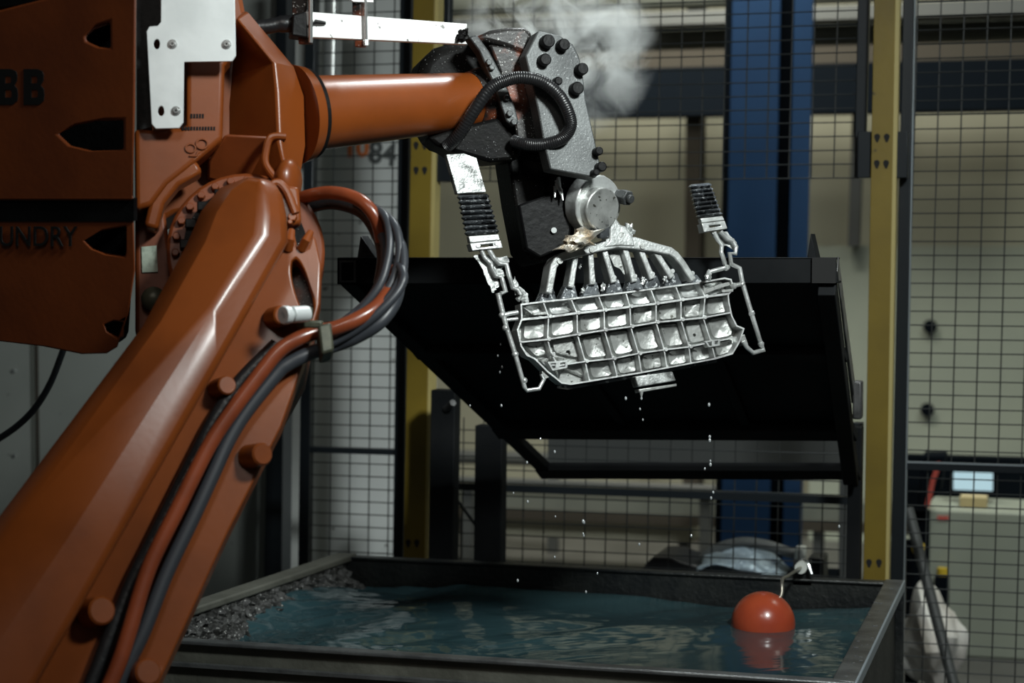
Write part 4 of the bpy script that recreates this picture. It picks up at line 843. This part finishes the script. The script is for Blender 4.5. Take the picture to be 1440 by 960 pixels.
def jag(pts, o, name='flash_sheet', m='alu_vent'):
    q = []
    for i in range(len(pts)):
        a, b = pts[i], pts[(i+1) % len(pts)]
        for t in (0, .33, .66): q.append((a[0]+(b[0]-a[0])*t+random.uniform(-1, 1), a[1]+(b[1]-a[1])*t+random.uniform(-1, 1)))
    return MB().plate(C, q, o, o-.004).build(name, M[m], cs)
jag([(666, 360), (674, 357), (700, 362), (713, 360), (716, 368), (704, 378), (712, 388), (700, 390), (703, 402), (694, 408), (684, 396), (680, 380)], -.012)
jag([(720, 400), (724, 388), (730, 402), (742, 412), (744, 424), (730, 422)], -.012)
jag([(690, 404), (694, 400), (698, 408), (692, 412)], -.01)
# ---- chill vent and runners, right
vent(None, ((972, 259), (998, 257), (1015, 303), (984, 307)), 8, [(985, 307), (1016, 303.5), (1019, 309), (987, 313)], 1)
k = MB(); k.plate(C, [(987, 314), (1019, 310), (1023, 321), (990, 326)], .012, -.02, [[(997, 317), (1013, 315), (1014, 318), (998, 320)]]); k.build('vent_foot', M['alu_hi'], cs, bevel=.001)
runner([(1004, 326), (1009, 337), (1015, 344), (1014, 354), (1019, 370), (1021, 376), (1010, 379), (998, 382), (996, 393)], .0068)
runner([(1013, 325), (1022, 336), (1030, 338), (1035, 347), (1034, 357), (1026, 356), (1028, 371), (1040, 377), (1044, 398), (1056, 438), (1070, 484), (1074, 492), (1059, 496), (1050, 488), (1045, 480)], .0070, 'runner_rod')
runner([(1030, 402), (1044, 399)], .0065, 'runner_link')
for x, y in ((1043.5, 399), (1057, 441), (1070, 484), (1032, 402), (996, 390), (1022, 376)): q = C.P(x, y); MB().ball(q, .0095, 2, .1).build('runner_node', M['alu_hi'], cs)
jag([(1000, 327), (1022, 326), (1036, 340), (1036, 352), (1022, 346), (1012, 342)], -.012)
lump(996, 387, 5.25, .010, .01, .016, 'alu_hi', 'flash_lump', .4, 2)
k = MB(); k.plate(C, [(1042, 476), (1047, 470), (1052, 484), (1044, 486)], -.01, -.03); k.build('gate_web', M['alu'], cs)
k = MB(); k.plate(C, [(762, 522), (768, 522), (772, 530), (764, 534)], -.01, -.03); k.build('gate_web', M['alu'], cs)
# ---- overflow tab under the tray
k = MB(); k.plate(C, [(893, 529), (946, 522), (951, 535), (898, 544)], .01, -.03); k.build('overflow_tab', M['alu_vent'], cs, bevel=.003)
k = MB(); k.plate(C, [(898, 547), (952, 539), (952, 543), (899, 552)], .0, -.03); k.build('overflow_tab_base', M['alu'], cs, bevel=.002)
k = MB(); k.tube([C.P(902, 550, 0), C.P(902, 558, 0)], [.006, .002], 8); k.build('drip', M['alu_hi'], cs)

# ================================================================ FALLING DROPS
spots = [(902, 560), (904, 590), (997, 569), (998, 614), (998, 619), (999, 648), (999, 653), (991, 659), (1003, 692), (760, 617), (780, 635), (741, 650), (781, 726), (820, 750), (742, 705), (899, 765), (972, 753), (821, 734), (820, 733), (700, 500), (706, 516), (703, 523), (704, 484), (780, 783), (722, 693), (900, 575), (705, 570), (661, 570), (821, 753), (840, 806), (728, 816), (880, 560), (707, 448), (1180, 740), (824, 832), (1000, 700)]
drops = []; dm = MB(); dm.ball((0, 0, 0), Vector((.0032, .0032, .0048)), 2); d0 = None
for i, (x, y) in enumerate(spots):
    if d0 is None: d0 = dm.build('water_drop', M['drop'], loc=(0, 0, 0)); o = d0
    else: o = d0.copy(); COL.objects.link(o)
    o.location = at(x, y, 5.2+random.uniform(-.1, .15)); s_ = random.uniform(.7, 1.3); o.scale = (s_, s_, s_)
    drops.append((x, y, o))

ORD = ['leftmost', 'second', 'third', 'fourth', 'fifth', 'sixth', 'seventh', 'eighth', 'ninth', 'tenth', 'eleventh', 'twelfth', 'thirteenth', 'fourteenth', 'fifteenth', 'sixteenth', 'seventeenth', 'eighteenth', 'nineteenth', 'twentieth']
zones = {}
for x, y, o in sorted(drops, key=lambda d: (d[0], d[1])):
    z = 'against the black underside of the lid' if y < 600 else 'against the mesh right under the lid' if y < 690 else 'low, just above the tank'
    zones.setdefault(z, []).append(o)
for z, os_ in zones.items():
    for i, o in enumerate(os_): tag(o, ('leftmost tiny water drop ' if i == 0 else ORD[i]+' tiny water drop from the left ') + z, 'drop', 'falling water drops')

# ================================================================ STEAM
sm_ = bpy.data.materials.new('steam'); sm_.use_nodes = True; nt = sm_.node_tree; N = nt.nodes; Lk = nt.links; N.remove(N['Principled BSDF'])
vp = N.new('ShaderNodeVolumePrincipled'); vp.inputs['Color'].default_value = (.95, .97, .96, 1); vp.inputs['Anisotropy'].default_value = .1
tc = N.new('ShaderNodeTexCoord'); no = N.new('ShaderNodeTexNoise'); no.inputs['Scale'].default_value = 7.5; no.inputs['Detail'].default_value = 6; no.inputs['Roughness'].default_value = .62; no.inputs['Distortion'].default_value = .9
Lk.new(tc.outputs['Object'], no.inputs['Vector'])
mr = N.new('ShaderNodeMapRange'); mr.inputs[1].default_value = .46; mr.inputs[2].default_value = .66; Lk.new(no.outputs[0], mr.inputs[0])
gr = N.new('ShaderNodeVectorMath'); gr.operation = 'LENGTH'
sc_ = N.new('ShaderNodeVectorMath'); sc_.operation = 'DIVIDE'; sc_.inputs[1].default_value = (.31, .13, .29); Lk.new(tc.outputs['Object'], sc_.inputs[0]); Lk.new(sc_.outputs[0], gr.inputs[0])
mr2 = N.new('ShaderNodeMapRange'); mr2.inputs[1].default_value = 1.0; mr2.inputs[2].default_value = .35; Lk.new(gr.outputs['Value'], mr2.inputs[0])
mu = N.new('ShaderNodeMath'); mu.operation = 'MULTIPLY'; Lk.new(mr.outputs[0], mu.inputs[0]); Lk.new(mr2.outputs[0], mu.inputs[1])
mu2 = N.new('ShaderNodeMath'); mu2.operation = 'MULTIPLY'; mu2.inputs[1].default_value = 32.0; Lk.new(mu.outputs[0], mu2.inputs[0]); Lk.new(mu2.outputs[0], vp.inputs['Density'])
Lk.new(vp.outputs[0], N['Material Output'].inputs['Volume'])
k = MB(); c = at(778, 70, 5.42); k.box(c, (.32, .14, .30)); o = k.build('steam', sm_, smooth=0, loc=c); o['kind'] = 'stuff'; tag(o, 'pale wisp of steam rising around the gripper plate', 'steam')
